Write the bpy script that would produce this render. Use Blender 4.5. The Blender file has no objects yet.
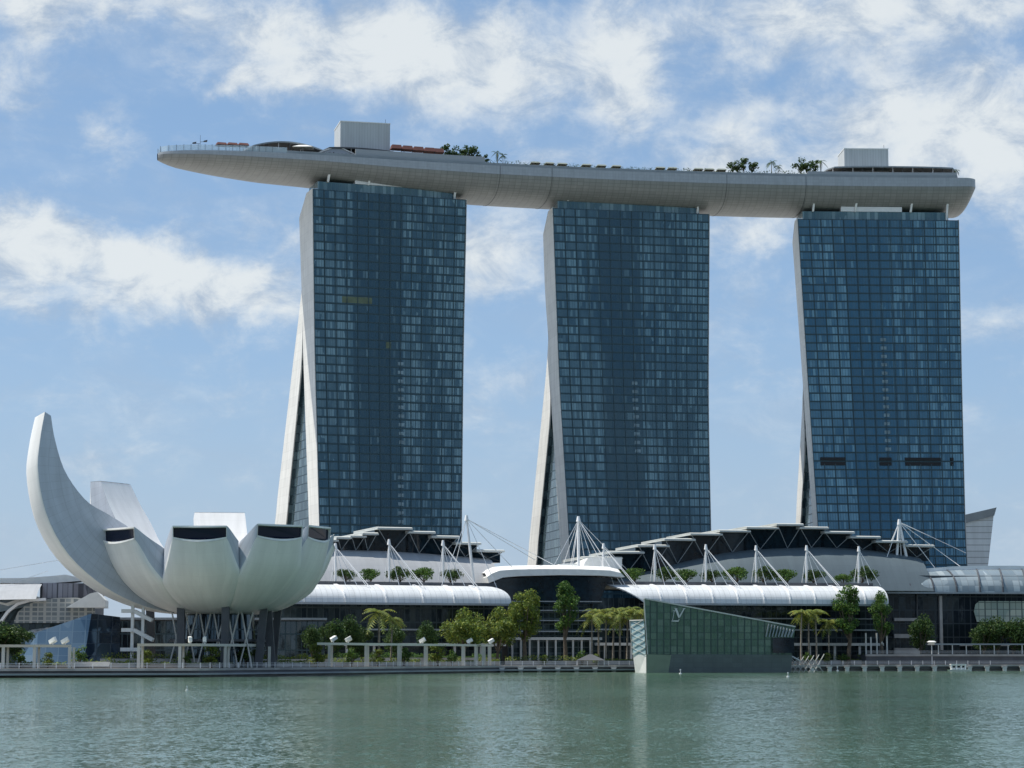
import bpy, math, random
from mathutils import Vector, Matrix
R = math.radians
C = bpy.context.scene.collection
S = bpy.context.scene
# ------------------------------------------------------------------ camera
FPX, HC, PITCH = 2200.0, 5.0, math.atan(272/2200.0)
cam = bpy.data.cameras.new('camera'); camo = bpy.data.objects.new('camera', cam); C.objects.link(camo)
camo.location = (0, 0, HC); camo.rotation_euler = (math.pi/2+PITCH, 0, 0)
cam.sensor_width = 36; cam.lens = FPX/1024*36; cam.clip_start = 1; cam.clip_end = 60000
S.camera = camo
# ------------------------------------------------------------------ light
SUN = Vector((-0.44, 0.09, 0.89)).normalized()
SUN_STRENGTH, SKY_STRENGTH = 4.2, 0.12
sl = bpy.data.lights.new('sun', 'SUN'); sl.energy = SUN_STRENGTH; sl.angle = R(0.5); sl.color = (1, 0.95, 0.86)
so = bpy.data.objects.new('sun', sl); C.objects.link(so)
so.rotation_euler = SUN.to_track_quat('Z', 'Y').to_euler()
S.view_settings.view_transform = 'Standard'; S.view_settings.look = 'None'
S.view_settings.exposure = 0.42; S.view_settings.gamma = 1; S.view_settings.use_curve_mapping = False

class NT:
    """small helper to wire nodes"""
    def __init__(s, tree): s.t = tree; s.n = tree.nodes; s.l = tree.links
    def new(s, typ, **kw):
        n = s.n.new(typ)
        for k, v in kw.items(): setattr(n, k, v)
        return n
    def put(s, sock, v):
        if isinstance(v, bpy.types.NodeSocket): s.l.new(v, sock)
        elif v is not None: sock.default_value = v
    def m(s, op, a, b=None, c=None, clamp=False):
        n = s.new('ShaderNodeMath', operation=op); n.use_clamp = clamp
        s.put(n.inputs[0], a); s.put(n.inputs[1], b); s.put(n.inputs[2], c); return n.outputs[0]
    def vm(s, op, a, b=None, out=0):
        n = s.new('ShaderNodeVectorMath', operation=op)
        s.put(n.inputs[0], a); s.put(n.inputs[1], b); return n.outputs[out]
    def comb(s, x=0, y=0, z=0):
        n = s.new('ShaderNodeCombineXYZ'); s.put(n.inputs[0], x); s.put(n.inputs[1], y); s.put(n.inputs[2], z); return n.outputs[0]
    def sep(s, v): n = s.new('ShaderNodeSeparateXYZ'); s.put(n.inputs[0], v); return n.outputs
    def mix(s, f, a, b, bt='MIX'):
        n = s.new('ShaderNodeMix', data_type='RGBA', blend_type=bt)
        s.put(n.inputs[0], f); s.put(n.inputs[6], a); s.put(n.inputs[7], b); return n.outputs[2]
    def noise(s, v, scale, detail=3, rough=0.5, dist=0, out=0):
        n = s.new('ShaderNodeTexNoise'); s.put(n.inputs['Vector'], v); n.inputs['Scale'].default_value = scale
        n.inputs['Detail'].default_value = detail; n.inputs['Roughness'].default_value = rough; n.inputs['Distortion'].default_value = dist
        return n.outputs[out]
    def smooth(s, x, lo, hi, a=0.0, b=1.0):
        n = s.new('ShaderNodeMapRange', interpolation_type='SMOOTHSTEP'); s.put(n.inputs[0], x)
        for i, q in enumerate((lo, hi, a, b)): s.put(n.inputs[i+1], q)
        return n.outputs[0]
    def ramp(s, f, stops):
        n = s.new('ShaderNodeValToRGB'); s.put(n.inputs[0], f); e = n.color_ramp.elements
        while len(e) < len(stops): e.new(0.5)
        for i, (p, c) in enumerate(stops): e[i].position = p; e[i].color = tuple(c)+(1,) if len(c) == 3 else c
        return n.outputs[0]

# ------------------------------------------------------------------ world: Nishita sky with fair-weather clouds
w = bpy.data.worlds.new('World'); S.world = w; w.use_nodes = True
T = NT(w.node_tree); T.n.clear()
sky = T.new('ShaderNodeTexSky', sky_type='NISHITA'); sky.sun_disc = False
sky.sun_elevation = math.asin(SUN.z); sky.sun_rotation = math.atan2(SUN.x, SUN.y)
sky.altitude = 0; sky.air_density = 1.0; sky.dust_density = 0.6; sky.ozone_density = 3.0
g = T.new('ShaderNodeTexCoord').outputs['Generated']
d3 = T.sep(g)
az = T.m('MULTIPLY', T.m('ARCTAN2', d3[0], d3[1]), 180/math.pi)     # degrees to the right of the bay axis
el = T.m('MULTIPLY', T.m('ARCSINE', d3[2]), 180/math.pi)            # degrees above the horizon
ae = T.comb(az, el, 0)
# cloud banks: azimuth, elevation, half width, half height (degrees), weight
banks = [(-3, 15.6, 5.5, 1.3, .22), (9, 15.2, 5.0, 1.9, .2), (-9.5, 9.6, 3.0, 1.0, .25), (-1.0, 10.4, 2.0, 1.4, .4), (6.2, 11.5, 1.5, 1.6, .4), (-12.8, 15.7, 2, 1.2, .35),
         (-13.2, 10.9, 1.3, .75, 1.0), (-12.3, 10.3, 1.6, .7, .8), (-9.9, 10.3, 1.1, .62, 1.0), (-8.6, 9.6, 1.5, .6, .8), (-6.8, 9.2, 1.6, .5, .6), (-11.0, 9.0, 4.2, .6, .55),
         (-6.5, 15.9, 1.6, .8, .6), (-3.4, 15.9, 2.6, .9, 1.1), (-.6, 15.2, 2.2, .9, 1.0), (-5.2, 14.9, 2.0, .35, .6), (-7.6, 14.55, .9, .3, .8), (-12.6, 16.5, 2.6, .7, .8), (-9.5, 16.7, 2.6, .4, .6), (-1.5, 13.9, 2.2, .5, .35),
         (2.9, 15.9, 1.1, 1.1, .9), (2.9, 14.3, 1.0, .8, .7), (7.6, 16.4, 3.0, .75, 1.1), (12.5, 16.3, 2.2, .5, .7), (9.5, 15.2, 1.8, .4, .4),
         (11.6, 13.7, 2.0, 1.1, 1.15), (13.2, 12.6, 1.5, 1.1, .9), (9.4, 13.0, 1.5, .9, .9), (6.0, 13.3, .8, 1.0, .75), (4.9, 12.5, 1.4, .5, .6), (10.5, 11.7, 2.5, .6, .45),
         (-.6, 10.2, 1.2, 1.0, .75), (-5.6, 10.9, 2.0, .5, .45), (6.3, 10.9, 1.1, .5, .45), (-13, 14.2, .8, .8, .35), (-10.9, 13.4, .6, .45, .4), (0.2, 12.6, 1.4, .5, .5),
         (-9, 6.6, 5, .4, .35), (-10, 4.8, 5, .4, .25), (12.2, 8.4, 2.5, .5, .4), (9.5, 6.2, 4, .5, .3), (-.5, 7, 2, .8, .35), (5, 8.5, 2, .7, .3),
         (60, 30, 26, 10, .8), (-60, 34, 26, 12, .7), (170, 28, 40, 9, .9), (120, 16, 22, 6, .8), (-130, 18, 26, 8, .8), (-95, 12, 12, 4, .7), (40, 14, 9, 4, .8), (180, 10, 14, 3.4, .7)]
warp = T.noise(ae, 0.5, 6, .65, out=1)
aew = T.vm('ADD', ae, T.vm('MULTIPLY', T.vm('SUBTRACT', warp, (.5, .5, .5)), (2.2, 1.7, 0)))
tot = None
for (ca, ce, sa, se, wt) in banks:
    q = T.vm('MULTIPLY', T.vm('SUBTRACT', aew, (ca, ce, 0)), (1/sa, 1/se, 0))
    gq = T.m('MULTIPLY', T.m('EXPONENT', T.m('MULTIPLY', T.vm('DOT_PRODUCT', q, q, out=1), -.7)), wt)
    tot = gq if tot is None else T.m('ADD', tot, gq)
fb = T.noise(T.vm('MULTIPLY', ae, (1, 1.55, 0)), 0.42, 9, .62, .35)
fine = T.noise(T.vm('MULTIPLY', ae, (1, 1.3, 0)), 1.5, 6, .6, .2)
dens = T.m('ADD', T.m('ADD', T.m('MULTIPLY', tot, 1.12), T.m('MULTIPLY', T.m('SUBTRACT', fb, .5), 2.6)), T.m('MULTIPLY', T.m('SUBTRACT', fine, .5), .7))
cover = T.smooth(dens, -.15, 1.55)
wisp = T.m('MULTIPLY', T.smooth(T.noise(T.vm('MULTIPLY', ae, (.5, 1.5, 0)), .35, 6, .6, .6), .42, .78), .36)
cover = T.m('MAXIMUM', cover, wisp)
lit = T.smooth(T.m('ADD', T.noise(T.vm('ADD', T.vm('MULTIPLY', ae, (1, 1.5, 0)), (7.3, 2.1, 0)), .55, 8, .66, .4), T.m('MULTIPLY', dens, .10)), .40, .72)
ccol = T.mix(lit, (2.6, 3.2, 4.0, 1), (5.1, 5.35, 5.4, 1))
pale = T.smooth(el, 0, 26, 1.0, 0.0)
blue = T.mix(.7, sky.outputs[0], T.mix(pale, (1.15, 2.12, 3.6, 1), (1.75, 2.7, 4.1, 1)))
blue = T.mix(T.smooth(el, 9, -.5, 0, .6), blue, (2.7, 3.35, 4.2, 1))
final = T.mix(T.m('MULTIPLY', cover, .88), blue, ccol)
bg = T.new('ShaderNodeBackground'); T.put(bg.inputs[0], final); bg.inputs[1].default_value = SKY_STRENGTH
T.l.new(bg.outputs[0], T.new('ShaderNodeOutputWorld').inputs[0])

# ------------------------------------------------------------------ surveying: where a sight line of the camera meets the place
def ray(px, py):
    x, y = (px-512)/FPX, (384-py)/FPX
    c, s = math.cos(PITCH), math.sin(PITCH)
    return Vector((x, c-s*y, s+c*y))
def atY(px, py, Y):
    r = ray(px, py); t = Y/r.y; return Vector((r.x*t, Y, HC+r.z*t))
def atZ(px, py, z):
    r = ray(px, py); t = (z-HC)/r.z; return Vector((r.x*t, r.y*t, z))
def Xat(px, Y, z=4):
    return (px-512)/FPX*(math.cos(PITCH)*Y+math.sin(PITCH)*(z-HC))
def zat(py, Y):
    return atY(512, py, Y).z
class Frame:
    """a local frame on the ground: s to the right along the front, d away from the bay, z up"""
    def __init__(f, x, y, ang): f.o = Vector((x, y, 0)); f.ang = ang; f.a = Vector((math.cos(ang), math.sin(ang), 0)); f.n = Vector((-math.sin(ang), math.cos(ang), 0))
    def sz(f, px, py, d=0):
        r = ray(px, py); o = Vector((0, 0, HC)); t = ((f.o+f.n*d-o).dot(f.n))/r.dot(f.n); p = o+r*t
        return (p-f.o).dot(f.a), p.z
    def dz(f, px, py, s=0):
        r = ray(px, py); o = Vector((0, 0, HC)); t = ((f.o+f.a*s-o).dot(f.a))/r.dot(f.a); p = o+r*t
        return (p-f.o).dot(f.n), p.z
    def w(f, s, d, z=0): return f.o+f.a*s+f.n*d+Vector((0, 0, z))

# ------------------------------------------------------------------ mesh building
class MB:
    def __init__(s): s.v = []; s.f = []; s.uv = {}; s.sm = set()
    def add(s, vs, fs, uvs=None, smooth=False):
        b = len(s.v); s.v += [tuple(v) for v in vs]
        for i, f in enumerate(fs):
            if uvs: s.uv[len(s.f)] = uvs[i]
            if smooth: s.sm.add(len(s.f))
            s.f.append([b+k for k in f])
        return s
    def quad(s, a, b, c, d, uv=None): return s.add([a, b, c, d], [(0, 1, 2, 3)], [uv] if uv else None)
    def box(s, x0, x1, y0, y1, z0, z1):
        v = [(x, y, z) for z in (z0, z1) for y in (y0, y1) for x in (x0, x1)]
        return s.add(v, [(0, 2, 3, 1), (4, 5, 7, 6), (0, 1, 5, 4), (2, 6, 7, 3), (0, 4, 6, 2), (1, 3, 7, 5)])
    def hexa(s, lo, hi):
        n = len(lo)
        return s.add(list(lo)+list(hi), [tuple(range(n))[::-1], tuple(range(n, 2*n))]+[(i, (i+1) % n, n+(i+1) % n, n+i) for i in range(n)])
    def tube(s, p, q, r0, r1=None, n=6, cap=True):
        p, q = Vector(p), Vector(q); r1 = r0 if r1 is None else r1
        d = (q-p).normalized(); u = d.orthogonal().normalized(); w_ = d.cross(u)
        vs = [p+(u*math.cos(2*math.pi*i/n)+w_*math.sin(2*math.pi*i/n))*r0 for i in range(n)]
        vs += [q+(u*math.cos(2*math.pi*i/n)+w_*math.sin(2*math.pi*i/n))*r1 for i in range(n)]
        fs = [(i, (i+1) % n, n+(i+1) % n, n+i) for i in range(n)]
        s.add(vs, fs, smooth=n > 5)
        if cap: s.add(vs, [tuple(range(n))[::-1], tuple(range(n, 2*n))])
        return s
    def path(s, pts, r, n=6):
        for i in range(len(pts)-1):
            r0, r1 = (r[i], r[i+1]) if isinstance(r, (list, tuple)) else (r, r)
            s.tube(pts[i], pts[i+1], r0, r1, n)
        return s
    def bar(s, p, q, w_, h):
        """square section bar"""
        p, q = Vector(p), Vector(q); d = (q-p).normalized(); up = Vector((0, 0, 1)) if abs(d.z) < .95 else Vector((0, 1, 0))
        u = d.cross(up).normalized()*w_/2; v = u.cross(d).normalized()*h/2
        return s.hexa([p-u-v, p+u-v, p+u+v, p-u+v], [q-u-v, q+u-v, q+u+v, q-u+v])
    def grid(s, rows, uv=None, smooth=True, closed=False, flip=False):
        """rows: list of equally long lists of points; uv the same shape"""
        m = len(rows[0]); vs = [p for r_ in rows for p in r_]; fs = []; us = []
        for i in range(len(rows)-1):
            for j in range(m if closed else m-1):
                k = (j+1) % m
                q = [(i, j), (i, k), (i+1, k), (i+1, j)]
                if flip: q = q[::-1]
                fs.append([a*m+b for a, b in q])
                if uv: us.append([uv[a][b] for a, b in q])
        return s.add(vs, fs, us if uv else None, smooth)
    def mesh(s, name, mat):
        me = bpy.data.meshes.new(name); me.from_pydata(s.v, [], s.f); me.validate(clean_customdata=False)
        if s.uv and len(me.polygons) == len(s.f):
            l = me.uv_layers.new(name='UVMap')
            for i, p in enumerate(me.polygons):
                if i in s.uv:
                    for k, li in enumerate(p.loop_indices): l.data[li].uv = s.uv[i][k]
        if s.sm and len(me.polygons) == len(s.f):
            for i in s.sm: me.polygons[i].use_smooth = True
        me.materials.append(mat); return me
def obj(name, mb, mat, parent=None, loc=None):
    me = mb if isinstance(mb, bpy.types.Mesh) else mb.mesh(name, mat)
    o = bpy.data.objects.new(name, me); C.objects.link(o)
    if parent: o.parent = parent
    if loc is not None: o.location = loc
    return o
def tag(o, label=None, cat=None, group=None, kind=None):
    if label and not 4 <= len(label.split()) <= 16: print('LABEL', len(label.split()), label)
    for k, v in (('label', label), ('category', cat), ('group', group), ('kind', kind)):
        if v: o[k] = v
    return o
def thing(name, label, cat, loc=(0, 0, 0), rz=0, group=None):
    o = bpy.data.objects.new(name, None); C.objects.link(o); o.location = loc; o.rotation_euler = (0, 0, rz); o.empty_display_size = 1
    return tag(o, label, cat, group)
def copy_tree(o, parent=None):
    c = o.copy(); C.objects.link(c)
    if parent: c.parent = parent
    for ch in [q for q in bpy.data.objects if q.parent == o]: copy_tree(ch, c)
    return c
ORD = ['first', 'second', 'third', 'fourth', 'fifth', 'sixth', 'seventh', 'eighth', 'ninth', 'tenth', 'eleventh', 'twelfth', 'thirteenth', 'fourteenth', 'fifteenth', 'sixteenth', 'seventeenth', 'eighteenth', 'nineteenth', 'twentieth']
def lerp_tab(tab, x):
    if x <= tab[0][0]: return tab[0][1]
    for (a, b), (c, d) in zip(tab, tab[1:]):
        if x <= c: return b+(d-b)*(x-a)/(c-a)
    return tab[-1][1]
def smooth_tab(tab, x, h):
    return sum(lerp_tab(tab, x+h*k) for k in (-1, -.66, -.33, 0, .33, .66, 1))/7

# ------------------------------------------------------------------ materials
def pmat(name, col, rough=.6, metal=0, spec=.5, noise=0, nscale=.2, bump=0, bscale=1, coat=0):
    m = bpy.data.materials.new(name); m.use_nodes = True; t = NT(m.node_tree); b = m.node_tree.nodes['Principled BSDF']
    b.inputs['Roughness'].default_value = rough; b.inputs['Metallic'].default_value = metal; b.inputs['Specular IOR Level'].default_value = spec
    co = t.new('ShaderNodeTexCoord').outputs['Object']
    if noise:
        n = t.noise(co, nscale, 5, .6); k = t.smooth(n, .3, .7, 1-noise, 1+noise)
        t.put(b.inputs['Base Color'], t.mix(1, tuple(col)+(1,), k, 'MULTIPLY'))
    else: b.inputs['Base Color'].default_value = tuple(col)+(1,)
    if bump:
        bn = t.new('ShaderNodeBump'); bn.inputs['Strength'].default_value = bump; t.put(bn.inputs['Height'], t.noise(co, bscale, 4)); t.put(b.inputs['Normal'], bn.outputs[0])
    if coat: b.inputs['Coat Weight'].default_value = coat
    return m
M = {}
M['white'] = pmat('white_paint', (.78, .78, .75), .45, noise=.06, nscale=.4)
M['steel'] = pmat('white_steel', (.8, .8, .8), .4, noise=.04)
M['concrete'] = pmat('concrete', (.34, .33, .31), .85, noise=.18, nscale=.25)
M['concrete_light'] = pmat('pale_concrete', (.55, .54, .5), .8, noise=.12, nscale=.2)
M['dark'] = pmat('dark_metal', (.03, .033, .038), .5, noise=.15)
M['black'] = pmat('black_void', (.01, .011, .014), .7)
M['graphite'] = pmat('graphite', (.075, .08, .09), .55, noise=.2)
M['grey'] = pmat('grey_panel', (.26, .29, .31), .6, noise=.1)
M['timber'] = pmat('timber_deck', (.16, .13, .11), .8, noise=.25, nscale=.8)
M['rust'] = pmat('red_canvas', (.11, .035, .03), .8, noise=.2)
M['bark'] = pmat('bark', (.11, .085, .06), .9, noise=.3, nscale=1)
M['palmbark'] = pmat('palm_bark', (.24, .21, .17), .9, noise=.3, nscale=2)
M['cream'] = pmat('cream_paint', (.66, .65, .57), .55, noise=.06)
M['red'] = pmat('red_paint', (.45, .04, .03), .5)
M['glasslet'] = pmat('pale_glass', (.35, .5, .55), .08, spec=.8, noise=.1)
M['darkglass'] = pmat('dark_glass', (.006, .016, .025), .05, spec=.4, noise=.4, nscale=.6)
def leafmat(name, col, var=.35):
    m = bpy.data.materials.new(name); m.use_nodes = True; t = NT(m.node_tree); b = m.node_tree.nodes['Principled BSDF']
    b.inputs['Roughness'].default_value = .6; b.inputs['Specular IOR Level'].default_value = .3
    rnd = t.new('ShaderNodeNewGeometry').outputs['Random Per Island']
    co = t.new('ShaderNodeTexCoord').outputs['Object']
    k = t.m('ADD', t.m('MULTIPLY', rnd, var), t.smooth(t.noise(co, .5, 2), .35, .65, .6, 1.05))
    hue = t.mix(t.smooth(rnd, .5, 1), tuple(col)+(1,), (col[0]*1.7, col[1]*1.25, col[2]*.7, 1))
    cc = t.mix(1, hue, k, 'MULTIPLY')
    t.put(b.inputs['Base Color'], cc)
    tr = t.new('ShaderNodeBsdfTranslucent'); t.put(tr.inputs[0], cc)
    mx = t.new('ShaderNodeMixShader'); mx.inputs[0].default_value = .3
    t.l.new(b.outputs[0], mx.inputs[1]); t.l.new(tr.outputs[0], mx.inputs[2])
    t.l.new(mx.outputs[0], m.node_tree.nodes['Material Output'].inputs[0]); return m
M['leaf'] = leafmat('leaf_green', (.065, .14, .035))
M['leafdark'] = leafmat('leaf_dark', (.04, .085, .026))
M['leafolive'] = leafmat('leaf_olive', (.125, .185, .04))
M['leafpalm'] = leafmat('leaf_palm', (.13, .175, .035))

def lines(t, x, period, width):
    """1 on thin lines that repeat along x"""
    fr = t.m('FRACT', t.m('DIVIDE', x, period))
    return t.m('MAXIMUM', t.m('LESS_THAN', fr, width/period/2), t.m('GREATER_THAN', fr, 1-width/period/2))
def panelmat(name, col, pu, pv, lw=.12, dark=.72, rough=.5, var=.06, metal=0, streak=0):
    """cladding in panels of pu x pv metres laid out on the UV map (metres)"""
    m = bpy.data.materials.new(name); m.use_nodes = True; t = NT(m.node_tree); b = m.node_tree.nodes['Principled BSDF']
    uv = t.new('ShaderNodeUVMap').outputs[0]; u, v, _ = t.sep(uv)
    ln = t.m('MAXIMUM', lines(t, u, pu, lw), lines(t, v, pv, lw))
    wn = t.new('ShaderNodeTexWhiteNoise', noise_dimensions='2D')
    t.put(wn.inputs[0], t.comb(t.m('FLOOR', t.m('DIVIDE', u, pu)), t.m('FLOOR', t.m('DIVIDE', v, pv)), 0))
    k = t.m('ADD', 1-var, t.m('MULTIPLY', wn.outputs[0], 2*var))
    k = t.m('MULTIPLY', k, t.m('SUBTRACT', 1, t.m('MULTIPLY', ln, 1-dark)))
    st = t.smooth(t.noise(t.vm('MULTIPLY', uv, (1, .12, 1)), .5, 5, .6), .3, .7, 1-.07-streak, 1.05)
    t.put(b.inputs['Base Color'], t.mix(1, tuple(col)+(1,), t.m('MULTIPLY', k, st), 'MULTIPLY'))
    b.inputs['Roughness'].default_value = rough; b.inputs['Metallic'].default_value = metal
    return m
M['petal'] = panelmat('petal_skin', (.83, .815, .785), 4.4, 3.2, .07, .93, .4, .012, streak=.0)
M['petalshade'] = panelmat('petal_side_shade', (.50, .535, .59), 2.6, 2.2, .1, .84, .42, .025, streak=.03)  # side panels of the petals, their bluish shade put into the colour
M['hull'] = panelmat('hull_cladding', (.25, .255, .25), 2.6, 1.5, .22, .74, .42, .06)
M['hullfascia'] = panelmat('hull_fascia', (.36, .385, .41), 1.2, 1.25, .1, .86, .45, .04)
M['endwall'] = panelmat('end_wall', (.74, .73, .69), 30, 3.45, .12, .86, .65, .03, streak=.06)
M['awning'] = panelmat('white_membrane', (.62, .64, .65), 1.8, 3.1, .14, .72, .5, .03)
M['louvre'] = panelmat('pale_louvre', (.68, .71, .72), 14, 2.6, .35, .55, .6, .05)
M['plant'] = panelmat('plant_box', (.5, .52, .52), 1.1, 30, .14, .8, .6, .03)

def glassmat(name, base, curtain, pw, fh, per, zone=None, prob=.5, lw=.16, flw=.4, frame=(.012, .03, .04), rough=.07, seed=0, ior=1.75, tilt=.02, wave=.35, zp=.12, zreflect=1, tint=(.75, .92, 1)):
    """curtain-wall glass: panes pw wide, storeys fh high, rooms of per panes; pale curtains drawn behind some panes.
    zone=(a,b): stretch of the front (fraction of u / U) without rooms, optionally with a dark reflection painted into its colour; UV in metres, U in attribute scale"""
    m = bpy.data.materials.new(name); m.use_nodes = True; t = NT(m.node_tree); b = m.node_tree.nodes['Principled BSDF']
    uv = t.new('ShaderNodeUVMap').outputs[0]; u, v, _ = t.sep(uv)
    iu = t.m('FLOOR', t.m('DIVIDE', u, pw)); iv = t.m('FLOOR', t.m('DIVIDE', v, fh)); ir = t.m('FLOOR', t.m('DIVIDE', u, pw*per))
    def wn(a, b_, c=0):
        n = t.new('ShaderNodeTexWhiteNoise', noise_dimensions='3D'); t.put(n.inputs[0], t.comb(a, b_, c+seed)); return n
    n1 = wn(iu, iv); n2 = wn(ir, iv, 7)
    low = t.noise(t.comb(u, t.m('MULTIPLY', v, .35), seed), .055, 4, .6)
    p = t.smooth(low, .36, .62, prob*.6, min(1, prob*1.6))
    zd = 1.0
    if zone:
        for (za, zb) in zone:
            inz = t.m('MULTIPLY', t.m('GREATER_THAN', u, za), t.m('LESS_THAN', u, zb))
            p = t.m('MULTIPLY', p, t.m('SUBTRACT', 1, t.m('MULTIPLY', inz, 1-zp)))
            if zreflect != 1: zd = t.m('MULTIPLY', zd, t.m('SUBTRACT', 1, t.m('MULTIPLY', inz, 1-zreflect)))  # dark reflected band, painted into the glass colour of the zone
    drawn = t.m('LESS_THAN', n1.outputs[0], p)
    room = t.m('LESS_THAN', n2.outputs[0], .8)
    cm = t.m('MULTIPLY', t.m('MULTIPLY', drawn, room), t.m('ADD', .3, t.m('MULTIPLY', wn(iu, iv, 3).outputs[0], .5)))
    cm = t.m('ADD', cm, t.m('MULTIPLY', t.smooth(low, .3, .7, .25, .9), t.m('MULTIPLY', p, t.m('ADD', .35, t.m('MULTIPLY', n2.outputs[0], .65)))), clamp=True)
    col = t.mix(cm, tuple(base)+(1,), tuple(curtain)+(1,))
    col = t.mix(t.m('MULTIPLY', wn(ir, iv, 11).outputs[0], .35), col, (base[0]*.4, base[1]*.45, base[2]*.5, 1))
    if zreflect != 1: col = t.mix(1, col, zd, 'MULTIPLY')
    fl = lines(t, v, fh, flw)
    vl = t.m('MAXIMUM', lines(t, u, pw, lw), lines(t, u, pw*per, lw*2.4))
    ln = t.m('MAXIMUM', fl, vl)
    t.put(b.inputs['Base Color'], t.mix(ln, col, tuple(frame)+(1,)))
    b.inputs['IOR'].default_value = ior; b.inputs['Specular Tint'].default_value = tint+(1,)
    t.put(b.inputs['Roughness'], t.m('ADD', rough, t.m('MULTIPLY', ln, .35)))
    # each pane is set very slightly out of true, and bows
    geo = t.new('ShaderNodeNewGeometry').outputs['Normal']
    jit = t.vm('MULTIPLY', t.vm('SUBTRACT', n1.outputs[1], (.5, .5, .5)), (tilt, tilt, tilt*1.2))
    wv = t.vm('MULTIPLY', t.vm('SUBTRACT', t.noise(t.comb(u, t.m('MULTIPLY', v, .5), seed), .45, 3, .6, out=1), (.5, .5, .5)), (wave*.2, wave*.1, wave*.06))
    t.put(b.inputs['Normal'], t.vm('NORMALIZE', t.vm('ADD', t.vm('ADD', geo, jit), wv)))
    return m
# ================================================================== the setting
shore = [(-700, -380, None)]
SH = [(-260, 500), (0, 512), (200, 528), (350, 590), (500, 676), (640, 704), (820, 736), (1024, 752), (1300, 774)]
SHX = [(Xat(px, Y, 2), Y) for px, Y in SH]
def shoreY(X): return lerp_tab(SHX, X)
far = 20000
gpts = [(-far, 480)]+[(x, y) for x, y in SHX]+[(far, 2400), (far, far), (-far, far)]
mb = MB(); n = len(gpts)
mb.hexa([(x, y, -6) for x, y in gpts], [(x, y, 2.1) for x, y in gpts])
tag(obj('ground', mb, M['concrete']), kind='structure')
# promenade boards along the edge, one sheet above the ground
mb = MB()
rows = [[(x, y+d, 2.14) for x, y in SHX] for d in (0.3, 14)]
mb.grid(rows, smooth=False, flip=True)
tag(obj('promenade', mb, M['timber']), kind='structure')
# water
wm = bpy.data.materials.new('bay_water'); wm.use_nodes = True; T = NT(wm.node_tree); b = wm.node_tree.nodes['Principled BSDF']
b.inputs['Base Color'].default_value = (.062, .115, .072, 1); b.inputs['Roughness'].default_value = .1; b.inputs['IOR'].default_value = 1.33
co = T.new('ShaderNodeTexCoord').outputs['Object']
n1 = T.noise(T.vm('MULTIPLY', co, (3.6, 1.7, 1)), 1.0, 4, .75, out=1); n2 = T.noise(T.vm('MULTIPLY', co, (.7, .3, 1)), 1.0, 4, .7, .5, out=1); n3 = T.noise(T.vm('MULTIPLY', co, (1, .5, 1)), .018, 4, .55)
WS = T.smooth(n3, .35, .65, 1.05, 1.9)
slope = T.vm('ADD', T.vm('MULTIPLY', T.vm('SUBTRACT', n1, (.5, .5, .5)), (.42, .75, 0)), T.vm('MULTIPLY', T.vm('SUBTRACT', n2, (.5, .5, .5)), (.10, .26, 0)))
wsc = T.new('ShaderNodeVectorMath', operation='SCALE'); T.put(wsc.inputs[0], slope); T.put(wsc.inputs[3], WS)
T.put(b.inputs['Normal'], T.vm('NORMALIZE', T.vm('ADD', wsc.outputs[0], (0, 0, 1))))
T.put(b.inputs['Roughness'], T.smooth(n3, .35, .65, .08, .13))
mb = MB(); mb.quad((-far, -far, 0), (far, -far, 0), (far, far, 0), (-far, far, 0))
tag(obj('water', mb, wm), kind='structure')

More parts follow.
